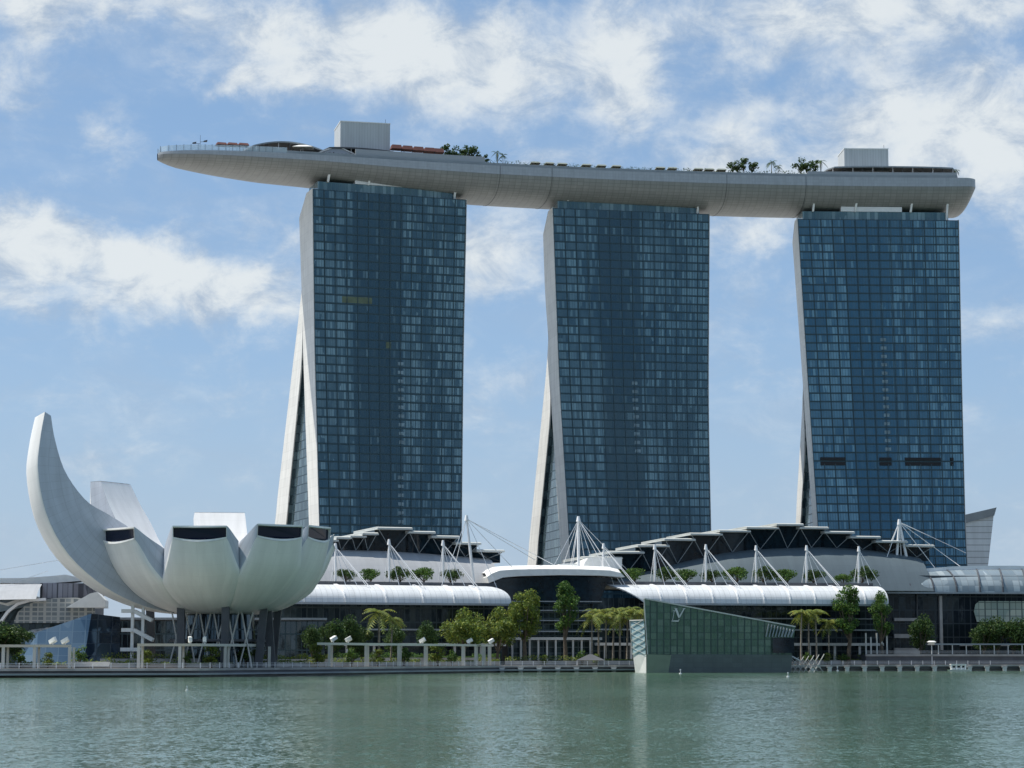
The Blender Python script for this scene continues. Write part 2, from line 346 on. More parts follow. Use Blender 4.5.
# ================================================================== three hotel towers
ZB = 2.1
FH = 3.42
def tower(tn, label, px0, py0, Y0, ang, front, back, ffront, fback, right, taper, gm, em, zr, side, louvres, slots=(), blinds=()):
    """front/back: near and far edge of the bay-side slab seen on the end wall; ffront/fback the same of the raking slab behind (picture rows -> columns)"""
    p0 = atY(px0, py0, Y0); F = Frame(p0.x, p0.y, ang); ztop = p0.z
    def prof(tab):     # -> list (z, d) on the end plane
        out = []
        for py, px in tab:
            z = lerp_tab([(-400, 0), (0, 0)], 0)
            s_ = 0
            for _ in range(4):
                d, z = F.dz(px, py, s_); s_ = taper*max(0, (ztop-z)/ztop)
            out.append((z, d))
        return sorted(out)
    PF, PB, PG, PH = prof(front), prof(back), prof(ffront), prof(fback)
    def ext(tab, z):   # straight continuation below the lowest traced point
        if z < tab[0][0]:
            (z0, d0), (z1, d1) = tab[0], tab[1]; k = (d1-d0)/(z1-z0); return d0+k*(z-z0)*.7
        return smooth_tab(tab, z, 9) if z < tab[-1][0]-4 else lerp_tab(tab, z)
    PR = []
    for py, px in right:
        d = 0; z = 0
        for _ in range(4):
            s_, z = F.sz(px, py, d); d = ext(PF, z)
        PR.append((z, s_))
    PR.sort()
    sL = lambda z: taper*max(0, (ztop-z)/ztop)
    sR = lambda z: ext(PR, z)
    wid = sR(ztop)
    root = thing(tn, label, 'skyscraper', (F.o.x, F.o.y, 0), F.ang)
    zs = [ZB+(ztop-ZB)*i/30 for i in range(31)]
    # bay-side slab: glass front (curved), with UV in metres
    mb = MB(); ns = 14
    rows = [[(sL(z)+(sR(z)-sL(z))*j/ns, ext(PF, z), z) for j in range(ns+1)] for z in zs]
    uvs = [[(wid*j/ns, ztop-z) for j in range(ns+1)] for z in zs]
    mb.grid(rows, uvs)
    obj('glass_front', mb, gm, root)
    th = .5
    zc = zr            # height where the two slabs meet
    # end walls: left and right, raised rim of concrete, solid slabs
    def slab(name, A, B, z0, z1, mat, cutback=0, s_in=0.0):
        zz = [z0+(z1-z0)*i/24 for i in range(25)]
        for sd in (0, 1):
            mb = MB()
            if sd == 0: s0 = lambda z: sL(z)-.35; s1 = lambda z: sL(z)+.15
            else: s0 = lambda z: sR(z)-.15; s1 = lambda z: sR(z)+.35
            for i in range(24):
                za, zb = zz[i], zz[i+1]
                da0, db0, da1, db1 = A(za), B(za), A(zb), B(zb)
                lo = [(s0(za), da0, za), (s1(za), da0, za), (s1(za), db0, za), (s0(za), db0, za)]
                hi = [(s0(zb), da1, zb), (s1(zb), da1, zb), (s1(zb), db1, zb), (s0(zb), db1, zb)]
                uvo = 1.3
                mb.quad(lo[3], lo[0], hi[0], hi[3], [(uvo, za), (uvo+15, za), (uvo+15, zb), (uvo, zb)])
                mb.quad(lo[1], lo[2], hi[2], hi[1], [(uvo, za), (uvo+15, za), (uvo+15, zb), (uvo, zb)])
                mb.quad(lo[0], lo[1], hi[1], hi[0], [(uvo, za), (uvo+.5, za), (uvo+.5, zb), (uvo, zb)])
                mb.quad(lo[2], lo[3], hi[3], hi[2], [(uvo, za), (uvo+.5, za), (uvo+.5, zb), (uvo, zb)])
            obj(name, mb, mat, root)
    fr = lambda z: ext(PF, z)-.12
    bk = lambda z: ext(PB, z)
    chz = ztop-5.5
    bk2 = lambda z: bk(z) if z < chz else bk(chz)-(z-chz)/(ztop-chz)*(bk(chz)-fr(ztop))*.55
    slab('end_wall', fr, bk2, ZB, ztop+.2, em)
    g_ = lambda z: max(ext(PG, z), bk(z)-.0) if z > zc-25 else ext(PG, z)
    h_ = lambda z: ext(PH, z)
    zt2 = PH[-1][0]
    slab('raking_end_wall', lambda z: min(g_(z), h_(z)-.5), h_, ZB, zt2, em)
    # back of the near slab, its roof, and the body of the raking slab
    mb = MB()
    rows = [[(sL(z), bk2(z), z), (sR(z), bk2(z), z)] for z in zs if z > zc-40]
    mb.grid(rows, [[(0, r_[0][2]), (60, r_[0][2])] for r_ in rows], flip=True)
    zz = [ZB+(zt2-ZB)*i/20 for i in range(21)]
    rows = [[(sL(z), h_(z), z), (sR(z), h_(z), z)] for z in zz]
    mb.grid(rows, [[(0, r_[0][2]), (60, r_[0][2])] for r_ in rows], flip=True)
    rows = [[(sL(z), min(g_(z), h_(z)-.5), z), (sR(z), min(g_(z), h_(z)-.5), z)] for z in zz]
    mb.grid(rows, [[(0, r_[0][2]), (60, r_[0][2])] for r_ in rows])
    obj('rear_glass', mb, side, root)
    mb = MB()
    mb.quad((sL(ztop), fr(ztop), ztop), (sR(ztop), fr(ztop), ztop), (sR(ztop), bk2(ztop), ztop), (sL(ztop), bk2(ztop), ztop))
    obj('roof', mb, M['graphite'], root); mb = MB()
    mb.quad((sL(zt2), bk(zt2), zt2), (sR(zt2), bk(zt2), zt2), (sR(zt2), h_(zt2), zt2), (sL(zt2), h_(zt2), zt2))
    obj('roof', mb, M['graphite'], root)
    # atrium glazing between the two legs, set back from the end walls
    mb = MB()
    zz = [ZB+(zc-ZB)*i/20 for i in range(21)]
    for s0, fl in ((lambda z: sL(z)+1.2, True), (lambda z: sR(z)-1.2, False)):
        rows = [[(s0(z), bk(z)-.3, z), (s0(z), max(bk(z), min(g_(z), h_(z)))+.3, z)] for z in zz]
        mb = MB(); mb.grid(rows, [[(r_[0][1], r_[0][2]), (r_[1][1], r_[1][2])] for r_ in rows], flip=fl); obj('atrium_glass', mb, side, root)
    # floor ledges and upright fins that stand proud of the glass
    mb = MB(); k = 1
    while ztop-k*FH > ZB+12:
        z = ztop-k*FH; y = ext(PF, z)
        mb = MB(); mb.box(sL(z)+.1, sR(z)-.1, y-.16, y+.05, z-.16, z+.16); obj('floor_ledge', mb, M['ledge'], root); k += 1
    nb = 14
    for j in range(nb+1):
        mb = MB()
        for i in range(30):
            za, zb = zs[i], zs[i+1]
            a = sL(za)+(sR(za)-sL(za))*j/nb; c = sL(zb)+(sR(zb)-sL(zb))*j/nb
            mb.bar((a, ext(PF, za)-.14, za), (c, ext(PF, zb)-.14, zb), .26, .3)
        obj('fin', mb, M['ledge'], root)
    # dark louvred plant floors
    for (u0, u1, py) in louvres:
        d = 0
        for _ in range(4): s_, z = F.sz(px0, py, d); d = ext(PF, z)
        a = sL(z)+(sR(z)-sL(z))*u0; c = sL(z)+(sR(z)-sL(z))*u1
        mb = MB()
        mb.box(a, c, d-.32, d+.3, z-.9, z+.5); mb.box(a, c, d-.32, d+.3, z+1.1, z+2.3)
        obj('louvre_band', mb, M['black'], root)
    # pale slots of the service stair, one a storey, and a few drawn green blinds
    def onf(px, py):
        d = 0
        for _ in range(4): s_, z = F.sz(px, py, d); d = ext(PF, z)
        return s_, z, d
    for (px, ya, yb) in slots:
        s_, z, d = onf(px, ya); zend = onf(px, yb)[1]; z = ztop-(math.floor((ztop-z)/FH)+.5)*FH
        while z > zend:
            d = ext(PF, z); mb = MB(); mb.box(s_-1.15, s_+1.15, d-.2, d+.1, z-.95, z+.35); obj('stair_window', mb, M['slot'], root); z -= FH
    for (pa, pb, py) in blinds:
        s_, z, d = onf(pa, py); s2 = onf(pb, py)[0]; z = ztop-(math.floor((ztop-z)/FH)+.5)*FH
        mb = MB(); mb.box(s_, s2, d-.1, d+.1, z-1.25, z+1.25); obj('drawn_blind', mb, M['blind'], root)
    # glazed crown under the sky deck
    cg = MB(); x0, x1 = sL(ztop)+2.3, sR(ztop)-3.6; y0 = fr(ztop)+2.0
    cg.box(x0, x1, y0, y0+14, ztop, ztop+3.6)
    cgm = cg.mesh('crown', M['crown']); uvl = cgm.uv_layers.new(name='UVMap')
    for p in cgm.polygons:
        for li in p.loop_indices:
            c_ = cgm.vertices[cgm.loops[li].vertex_index].co; uvl.data[li].uv = (c_.x+c_.y, c_.z-ztop)
    obj('crown_glass', cgm, None, root)
    mb = MB(); mb.box(x0+wid*.24, x0+wid*.62, y0-.4, y0+3, ztop+3.6, ztop+5.6); obj('plant_screen', mb, M['steel'], root)
    for q in (.07, .36, .74, .985):
        mb = MB(); sx = x0+(x1-x0)*q
        mb.hexa([(sx-.35, y0-.9, ztop+.1 if q > .9 else ztop+3.4), (sx+.35, y0-.9, ztop+.1 if q > .9 else ztop+3.4), (sx+.35, y0+.2, ztop+.1 if q > .9 else ztop+3.4), (sx-.35, y0+.2, ztop+.1 if q > .9 else ztop+3.4)],
                [(sx-.1, y0-2.2, ztop+7), (sx+.7, y0-2.2, ztop+7), (sx+.7, y0-.9, ztop+7), (sx-.1, y0-.9, ztop+7)])
        obj('strut', mb, M['steel'], root)
    return root, F, (sL, sR, ztop, PF)
M['slot'] = pmat('stair_window', (.16, .24, .28), .3, noise=.3, nscale=.6)
M['blind'] = pmat('green_blind', (.09, .12, .07), .4, noise=.2)
M['ledge'] = pmat('fin_metal', (.02, .055, .07), .4, noise=.1)
M['crown'] = glassmat('crown_glass', (.03, .09, .11), (.25, .36, .38), 1.6, 3.7, 2, prob=.35, frame=(.05, .12, .14))
gw = 153*.384
gA = glassmat('glass_north_tower', (.012, .042, .062), (.19, .29, .32), gw/14/4, FH, 4, zone=[(gw*.455, gw*.54), (gw*.27, gw*.62)], zreflect=.62, prob=.5, seed=3, zp=.22, wave=.7, flw=.75, lw=.14, ior=1.8, tint=(.55, .85, 1))
gB = glassmat('glass_middle_tower', (.012, .042, .066), (.15, .25, .29), 62/14/4, FH, 4, zone=[(62*.3, 62*.57)], zreflect=.7, prob=.45, seed=17, zp=.25, wave=.4, flw=.7, lw=.14, ior=1.8, tint=(.55, .85, 1))
gC = glassmat('glass_south_tower', (.022, .088, .150), (.16, .30, .375), 64.5/14/4, FH, 4, zone=[(64.5*.29, 64.5*.565)], prob=.5, seed=29, zp=.06, wave=.15, flw=.65, lw=.14, ior=1.8, tint=(.55, .85, 1))
gS = glassmat('glass_side', (.02, .04, .05), (.12, .18, .2), 2.2, FH, 2, prob=.4, seed=5, ior=1.5)
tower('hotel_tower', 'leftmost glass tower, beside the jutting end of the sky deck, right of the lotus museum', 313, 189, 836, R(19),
      [(189, 313), (300, 314.3), (350, 315), (520, 319.6)], [(189, 299.3), (300, 302.8), (350, 303.9), (520, 309.7)],
      [(300, 302.8), (350, 303.6), (380, 300.8), (520, 287)], [(290, 302.6), (310, 300.6), (350, 295.4), (520, 275.7)],
      [(202, 466), (350, 463), (525, 461)], 3.4, gA, M['endwall'], 128, gS, [], [(400.5, 365, 448), (400.5, 476, 524)], [(342, 372, 296), (386, 391, 346), (342, 372, 262)][:2])
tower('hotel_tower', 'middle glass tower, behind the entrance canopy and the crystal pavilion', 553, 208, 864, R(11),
      [(208, 553), (377, 559.3), (405, 560.9), (560, 570.5)], [(208, 543.3), (300, 546), (338, 549.5), (405, 552.2), (560, 562)],
      [(340, 549.5), (405, 552), (560, 537)], [(330, 549.6), (345, 549.4), (377, 546.6), (561, 528)],
      [(216, 708.9), (377, 708), (450, 708.6), (560, 710.7)], 3.8, gB, M['endwall'], 112, gS, [], [(634.5, 382, 458)])
tower('hotel_tower', 'bluest glass tower, at right under the blunt end of the sky deck', 797.8, 219, 876, R(2.5),
      [(219, 797.8), (380, 808), (525, 817.9)], [(219, 791.7), (380, 803.5), (450, 808), (525, 814)],
      [(400, 803.8), (450, 805.8), (521, 801)], [(385, 804), (400, 803.6), (450, 800.7), (521, 796.3)],
      [(218, 958.2), (380, 961.2), (525, 964.5), (567, 966.9)], 5.2, gC, M['endwall'], 90, gS, [(.045, .21, 463), (.44, .52, 463), (.61, .85, 463), (.915, .935, 463)], [(883, 336, 452)])

# ================================================================== the sky deck: a long curved hull across the three towers
def cy(X): return 892-.38*(185-X)**2/630
def deckpt(X):
    t = Vector((1, .38*(185-X)/315, 0)).normalized(); return Vector((X, cy(X), 0)), t, Vector((-t.y, t.x, 0))
ZD = 197.0
X0, X1 = -136.5, 188.5
def hw(X):
    a = min(1, max(0, (X-X0)/74)); b_ = min(1, max(0, (X1-X)/5.5))
    return 19*math.sqrt(max(0, 1-(1-a)**2.3))*(.72+.28*math.sqrt(max(0, 1-(1-b_)**2)))
def dp(X):
    return smooth_tab([(X0, 2.4), (-131, 4.2), (-116, 5.7), (-98, 7.1), (-80, 7.6), (-50, 9.8), (-14, 11.2), (40, 11.9), (110, 12.3), (183, 12), (X1, 10.6)], X, 3)
xs = [X0+.05, X0+.5, X0+1.5, X0+3, X0+5]+[X0+8+i*4 for i in range(76)]; xs = [x for x in xs if x < X1-6]+[X1-5, X1-3.4, X1-2, X1-1, X1-.3, X1]
sec = [(-1, -.0), (-1.0, -.30), (-.975, -.42), (-.90, -.60), (-.78, -.76), (-.6, -.89), (-.4, -.96), (-.2, -.99), (0, -1)]
sec = sec+[(-a, b_) for a, b_ in sec[-2::-1]]
sd = thing('sky_deck', 'long pale boat-shaped roof deck bridging the three glass towers and jutting out at left', 'roof deck')
rows = []; uvs = []; L = 0; fas = []; fuv = []
def secpt(X, a, b_):
    p, t, n = deckpt(X); h = hw(X); d = dp(X); k = 0
    if X > X1-6: k = (X-(X1-6))/6
    q = p+n*a*h+Vector((0, 0, ZD+b_*d)); q += t*(0 if k == 0 else -3.2*k*k*max(0, -b_-.3)*1.4); return q
for X in xs:
    arc = [0]; pts = [secpt(X, a, b_) for a, b_ in sec[1:-1]]
    for i in range(1, len(pts)): arc.append(arc[-1]+(pts[i]-pts[i-1]).length)
    rows.append(pts); uvs.append([(X*1.04, v) for v in arc])
mb = MB(); mb.grid(rows, uvs, flip=True)
mb.add(rows[-1], [list(range(len(rows[-1])))])
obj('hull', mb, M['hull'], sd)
# upright fascia band both sides
mb = MB()
for k in (0, -1):
    k2 = 1 if k == 0 else -2
    r1 = [[secpt(X, *sec[k]) , secpt(X, *sec[k2])] for X in xs]
    mb.grid(r1, [[(X*1.04, 0), (X*1.04, 3.7)] for X in xs], flip=(k != 0))
mb.quad(secpt(X1, *sec[0]), secpt(X1, *sec[-1]), secpt(X1, *sec[-2]), secpt(X1, *sec[1]), [(0, 0), (36, 0), (36, 3.7), (0, 3.7)])
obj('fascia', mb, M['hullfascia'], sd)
mb = MB()
mb.grid([[secpt(X, -1, -.0)+Vector((0, 0, -.05)), secpt(X, 1, 0)+Vector((0, 0, -.05))] for X in xs], smooth=False)
obj('deck_floor', mb, M['timber'], sd)
# rail: glass at the prow, low parapet elsewhere
def run(Xa, Xb, off, z0, z1, th, step=3, side=-1):
    mb = MB(); X = Xa; L_ = []
    while X < Xb+step*.5:
        Xc = min(X, Xb); p, t, n = deckpt(Xc); L_.append(p+n*side*(max(hw(Xc)-off, .3))); X += step
    for a, c in zip(L_, L_[1:]):
        tt = (c-a).normalized(); nn = Vector((-tt.y, tt.x, 0))*th/2
        mb.hexa([a-nn+Vector((0, 0, z0)), c-nn+Vector((0, 0, z0)), c+nn+Vector((0, 0, z0)), a+nn+Vector((0, 0, z0))],
                [a-nn+Vector((0, 0, z1)), c-nn+Vector((0, 0, z1)), c+nn+Vector((0, 0, z1)), a+nn+Vector((0, 0, z1))])
    return mb
gr = run(X0+.4, -92, .25, ZD, ZD+2.2, .06, 2); g2 = run(X0+.4, -92, .25, ZD, ZD+2.2, .06, 2, side=1)
M['railglass'] = pmat('rail_glass', (.62, .74, .8), .1, spec=.8); M['railglass'].node_tree.nodes['Principled BSDF'].inputs['Alpha'].default_value = .38
obj('glass_rail', gr, M['railglass'], sd); obj('glass_rail', g2, M['railglass'], sd)
mb = MB()
for X in [X0+.6+i*2.4 for i in range(17)]:
    for s_ in (-1, 1):
        p, t, n = deckpt(X); q = p+n*s_*max(hw(X)-.25, .3); mb.tube(q+Vector((0, 0, ZD)), q+Vector((0, 0, ZD+2.4)), .09, n=4)
obj('rail_posts', mb, M['graphite'], sd)
obj('parapet', run(-92, 180, .5, ZD-.05, ZD+1.1, .3, 4), M['grey'], sd)
obj('parapet', run(-92, 180, .5, ZD-.05, ZD+1.1, .3, 4, side=1), M['grey'], sd)
obj('raised_parapet', run(-66, -15, 1.1, ZD-.2, ZD+3.4, .8, 3), M['hullfascia'], sd)
obj('raised_parapet', run(118, 180, 1.1, ZD-.2, ZD+2.3, .8, 3), M['hullfascia'], sd)
# cladding joints of the movable bridges between the towers
for X in (-9, 12, 84, 117):
    mb = MB(); pts = [secpt(X, a, b_)*1.0 for a, b_ in sec]
    p, t, n = deckpt(X); cen = p+Vector((0, 0, ZD-4)); pts = [q+(q-cen).normalized()*.06 for q in pts]
    for a, c in zip(pts, pts[1:]): mb.bar(a, c, .16, .08)
    obj('movement_joint', mb, M['graphite'], sd)
def deck_pt(px, z, off=None):
    """deck X whose near edge (or a line off metres in from it) shows at column px"""
    lo, hi = X0, X1
    for _ in range(40):
        m_ = (lo+hi)/2; p, t, n = deckpt(m_); q = p-n*(hw(m_)-(off or 0)) if off is not None else p
        x_ = (q.x)/(math.cos(PITCH)*q.y+math.sin(PITCH)*(z-HC))*FPX+512
        if x_ < px: lo = m_
        else: hi = m_
    p, t, n = deckpt(lo); q = p-n*(hw(lo)-(off or 0)) if off is not None else p
    return lo, Vector((q.x, q.y, z)), t, n
# thin curved roofs over the restaurants (lofted lens shapes on columns)
def lens_roof(name, label, pxa, pxb, z0, rise, near, far_, mat, prof=None, cols=9, fill=None, rear=.0):
    Xa = deck_pt(pxa, ZD+4, 6)[0]; Xb = deck_pt(pxb, ZD+4, 6)[0]; N = 26
    root = thing(name, label, 'roof pavilion')
    top = []; bot = []
    for i in range(N+1):
        u = i/N; X = Xa+(Xb-Xa)*u; p, t, n = deckpt(X); k = (prof(u) if prof else math.sin(math.pi*u)**.45)
        z = ZD+z0+rise*k; w0 = min(near, hw(X)-1)
        ra = []; rb = []
        for j in range(7):
            q = j/6*2-1; off = (-w0 if q < 0 else far_)*abs(q)
            zz = z-.9*q*q*.9
            ra.append(p+n*off*(.25+.75*min(1, math.sin(math.pi*u)*5+.02))+Vector((0, 0, zz))); rb.append(ra[-1]-Vector((0, 0, .55)))
        top.append(ra); bot.append(rb)
    mb = MB(); mb.grid(top, smooth=True); mb.grid(bot, smooth=True, flip=True)
    for c in (0, 6): mb.grid([[a[c], b_[c]] for a, b_ in zip(top, bot)], smooth=False, flip=(c == 0))
    obj('curved_roof', mb, mat, root)
    for i in range(1, cols+1):
        k = i/(cols+1); X = Xa+(Xb-Xa)*k; p, t, n = deckpt(X); q = p-n*(min(near, hw(X)-1)-1.2)
        kk = (prof(k) if prof else math.sin(math.pi*k)**.45)
        mb = MB(); mb.tube(q+Vector((0, 0, ZD)), q+Vector((0, 0, ZD+z0+rise*kk-1.2)), .16, n=5); obj('column', mb, M['steel'] if i % 2 else M['graphite'], root)
    if fill:
        X = Xa+(Xb-Xa)*.1; mbf = MB(); L_ = []
        while X < Xa+(Xb-Xa)*.92:
            p, t, n = deckpt(X); L_.append(p-n*(min(near, hw(X)-1)-4)); X += 4
        for a, c in zip(L_, L_[1:]):
            tt = (c-a).normalized(); nn = Vector((-tt.y, tt.x, 0))*3
            mbf.hexa([a+Vector((0, 0, ZD)), c+Vector((0, 0, ZD)), c+nn+Vector((0, 0, ZD)), a+nn+Vector((0, 0, ZD))], [a+Vector((0, 0, ZD+fill)), c+Vector((0, 0, ZD+fill)), c+nn+Vector((0, 0, ZD+fill)), a+nn+Vector((0, 0, ZD+fill))])
        obj('glazed_room', mbf, M['darkglass'], root)
    return root
lens_roof('roof_pavilion', 'thin arched grey canopy near the pointed end of the sky deck', 244, 345, 2.4, 4.4, 13, 12, M['grey'], lambda u: math.sin(math.pi*min(1, u*1.12+.02))**.8*.95 if u < .85 else .25, 8, 2.6)
lens_roof('roof_pavilion', 'long dark flat canopy in front of the left pale box on the sky deck', 322, 398, 4.4, 1.2, 15, 9, M['graphite'], None, 7, 3.6)
lens_roof('roof_pavilion', 'wide canopy with rounded ends in front of the box above the right-hand tower', 822, 962, 4.3, 1.9, 16, 14, M['grey'], lambda u: math.sin(math.pi*u)**.22, 13, 3.2)
def plant_box(label, pxl, pxm, pxr, pyt, Xc, dep, z1):
    X, P, t, n = deck_pt((pxl+pxr)/2, z1-4)
    w_ = (pxr-pxm)*.395
    root = thing('plant_box', label, 'roof plant room', (P.x, P.y, 0), math.atan2(t.y, t.x)*.8)
    def bx(name, x0, x1, y0, y1, z0, z1_, mat):
        mb = MB()
        for (a, c, U) in (((x0, y0), (x1, y0), x1-x0), ((x1, y0), (x1, y1), y1-y0), ((x1, y1), (x0, y1), x1-x0), ((x0, y1), (x0, y0), y1-y0)):
            mb.quad((a[0], a[1], z0), (c[0], c[1], z0), (c[0], c[1], z1_), (a[0], a[1], z1_), [(0.2, 0.5), (U+.2, 0.5), (U+.2, .5+z1_-z0), (.2, .5+z1_-z0)])
        mb.quad((x0, y0, z1_), (x1, y0, z1_), (x1, y1, z1_), (x0, y1, z1_), [(.3, .5), (.6, .5), (.6, .8), (.3, .8)])
        return obj(name, mb, mat, root)
    bx('clad_walls', -w_/2, w_/2, -dep/2, dep/2, ZD, z1, M['plant'])
    mb = MB(); mb.box(-w_/2-.15, w_/2+.15, -dep/2-.15, dep/2+.15, z1, z1+.35); obj('coping', mb, M['white'], root)
    mb = MB(); mb.tube((w_*.0, 0, z1), (w_*.0, 0, z1+1.8), .5); mb.tube((w_*.08, 0, z1), (w_*.08, 0, z1+1.9), .45); mb.tube((-w_*.2, -dep*.3, z1), (-w_*.2, -dep*.3, z1+1.0), .12); mb.tube((w_*.42, -dep*.4, z1), (w_*.42, -dep*.4, z1+2.2), .07); obj('roof_vents', mb, M['dark'], root)
plant_box('pale windowless box on the left half of the sky deck', 333, 341, 391, 121, 0, 16, 213.6)
plant_box('pale windowless box above the right-hand tower', 838, 842, 888, 148, 0, 14, 211.4)
# a raked white tent roof in front of the canopies
X, P, t, n = deck_pt(338, ZD, 3.5)
rt = thing('white_gable', 'pale gabled skylight on the sky deck edge under the left box', 'skylight', (P.x, P.y, ZD), math.atan2(t.y, t.x))
mb = MB(); mb.hexa([(-11.5, 0, 0), (11.5, 0, 0), (11.5, 5, 0), (-11.5, 5, 0)], [(-1, 1, 4.4), (1, 1, 4.4), (1, 4, 4.4), (-1, 4, 4.4)]); obj('gable_shell', mb, M['hullfascia'], rt)
mb = MB(); mb.bar((-11.5, -.1, .1), (-1, .8, 4.5), .3, .3); mb.bar((11.5, -.1, .1), (1, .8, 4.5), .3, .3); obj('gable_trim', mb, M['white'], rt)
# antenna mast near the prow
X, P, t, n = deck_pt(200, ZD)
rt = thing('antenna_mast', 'thin mast with two small cross arms at the pointed end of the sky deck', 'mast', P)
mb = MB(); mb.tube((0, 0, 0), (0, 0, 8.6), .11, .06, 5); obj('pole', mb, M['graphite'], rt)
for dx, z in ((-2.4, 5.2), (1.9, 5.9)):
    mb = MB(); mb.bar((0, 0, z), (dx, 0, z+.2), .14, .14); mb.hexa([(dx-.7, -.2, z), (dx+.7, -.2, z), (dx+.7, .2, z), (dx-.7, .2, z)], [(dx-.5, -.2, z+.5), (dx+.9, -.2, z+.8), (dx+.9, .2, z+.8), (dx-.5, .2, z+.5)]); obj('cross_arm', mb, M['graphite'], rt)
# cream parasol and rust-coloured awnings
random.seed(4)
X, P, t, n = deck_pt(303, ZD, 4)
rt = thing('parasol', 'white flat parasol on the sky deck above the left end of the first tower', 'parasol', P)
mb = MB(); mb.hexa([(-4, -3, 3.2), (4, -3, 3.2), (4, 3, 3.2), (-4, 3, 3.2)], [(-1.5, -1, 4.2), (1.5, -1, 4.2), (1.5, 1, 4.2), (-1.5, 1, 4.2)]); obj('canopy', mb, M['white'], rt)
mb = MB(); mb.tube((0, 0, 0), (0, 0, 3.3), .1); obj('pole', mb, M['steel'], rt)
def awning(px, w_, z, label, mat, off=4, h=1.0, grp='rust-coloured awnings in a row on the sky deck'):
    X, P, t, n = deck_pt(px, ZD, off)
    rt = thing('awning', label, 'awning', (P.x, P.y, ZD), math.atan2(t.y, t.x), grp)
    mb = MB(); mb.hexa([(-w_/2, -2.2, z), (w_/2, -2.2, z), (w_/2, 2.2, z), (-w_/2, 2.2, z)], [(-w_/2+.4, -1.2, z+h), (w_/2-.4, -1.2, z+h), (w_/2-.4, 1.6, z+h), (-w_/2+.4, 1.6, z+h)]); obj('canopy', mb, mat, rt)
    for sx in (-1, 1):
        mb = MB(); mb.tube((sx*(w_/2-.5), -1.8, 0), (sx*(w_/2-.5), -1.8, z), .12, n=5); obj('post', mb, M['dark'], rt)
    return rt
for i, px in enumerate((396, 407, 418, 429, 438)): awning(px, 4.3, 5.0-.12*i, 'rust-coloured awning right of the left box on the sky deck, %s from the box' % ORD[i], M['rust'], h=1.7)
for i, px in enumerate((221, 232, 243)): awning(px, 4.0, 2.6, 'small rust-coloured awning behind the glass rail at the prow, %s from the tip' % ORD[i], M['rust'], 3, grp='small awnings at the prow')
M['cabana'] = pmat('cabana_canvas', (.2, .23, .2), .7, noise=.1)
for i, px in enumerate((535, 549, 562, 586, 601, 616, 660, 672, 698, 709, 721)): awning(px, 3.8, 2.1, 'low pale cabana on the middle of the sky deck, %s from the left' % ORD[i], M['cabana'], 3, .7, 'pale cabanas on the middle of the sky deck')
# crowd at the prow rail, too small to count
mb = MB(); X = -107
while X < -60:
    p, t, n = deckpt(X)
    for r_ in range(2):
        q = p-n*(hw(X)-1.2-random.random()*3)+t*random.uniform(-1, 1)+Vector((0, 0, ZD))
        h_ = random.uniform(1.5, 1.85)
        mb.tube(q, q+Vector((0, 0, h_*.5)), .17, .22, 5); mb.tube(q+Vector((0, 0, h_*.5)), q+Vector((0, 0, h_*.84)), .22, .2, 5); mb.tube(q+Vector((0, 0, h_*.86)), q+Vector((0, 0, h_)), .1, .1, 5)
    X += .9
tag(obj('visitors', mb, M['dark']), 'crowd of tiny visitors standing along the edge of the sky deck near its prow', 'crowd', kind='stuff')
# ================================================================== lotus-shaped museum
MC = Vector((-75.0, 566, 0))
M['navyglass'] = pmat('navy_glass', (.006, .010, .028), .12, spec=.3)
mus = thing('lotus_museum', 'white lotus-shaped museum of ten upturned petals, the left one rising like a tall curved horn', 'museum', MC)
def catmull(tab, n):
    out = []
    pts = [tab[0]]+list(tab)+[tab[-1]]
    seg = len(tab)-1
    for i in range(n+1):
        u = i/n*seg; k = min(int(u), seg-1); f = u-k
        p0, p1, p2, p3 = pts[k], pts[k+1], pts[k+2], pts[k+3]
        out.append(tuple(.5*((2*b)+(-a+c)*f+(2*a-5*b+4*c-d)*f*f+(-a+3*b-3*c+d)*f**3) for a, b, c, d in zip(p0, p1, p2, p3)))
    return out
# outer and inner curves (radius, height)
OUT0 = [(5, 15.4), (13, 15.9), (20, 18.0), (25.5, 21.6), (29.6, 26.4), (32.3, 32.4)]
IN0 = [(5, 24), (12, 25.2), (18, 27.6), (23, 30.2), (28, 33.4), (31.6, 36.4)]
OUTA = [(5, 15.4), (14, 15.8), (23, 17.6), (33, 22), (42, 29.4), (47.8, 39), (50.3, 50), (49.9, 58), (48.6, 65.4)]
INA = [(5, 24), (12, 28), (18, 32.5), (24.8, 37.2), (31, 40.6), (36.6, 44), (41.8, 51), (44.5, 59), (45.6, 65.4)]
OUTG = [(5, 15.4), (14, 15.9), (23, 18.5), (30, 24), (35, 32), (38, 41), (38.6, 49.5)]
ING = [(5, 24), (12, 26), (18, 30), (23, 34), (27, 39), (31, 45), (34, 50.5)]
OUTH = [(5, 15.4), (13, 15.9), (20, 18.2), (26, 22.6), (30.6, 29), (33.5, 36), (34.5, 41)]
INH = [(5, 24), (12, 25.4), (18, 28.2), (23, 32), (27.5, 37), (31.5, 43.6)]
OUTL = [(5, 15.4), (13, 15.9), (20, 18.0), (25, 21), (28.4, 25), (30, 29)]
INL = [(5, 24), (12, 25), (18, 26.6), (22, 28), (26, 30), (29.5, 32.2)]
def scalez(tab, k, r=1): return [(a*(1+(r-1)*min(1, a/30)), 15.4+(z-15.4)*k) for a, z in tab]
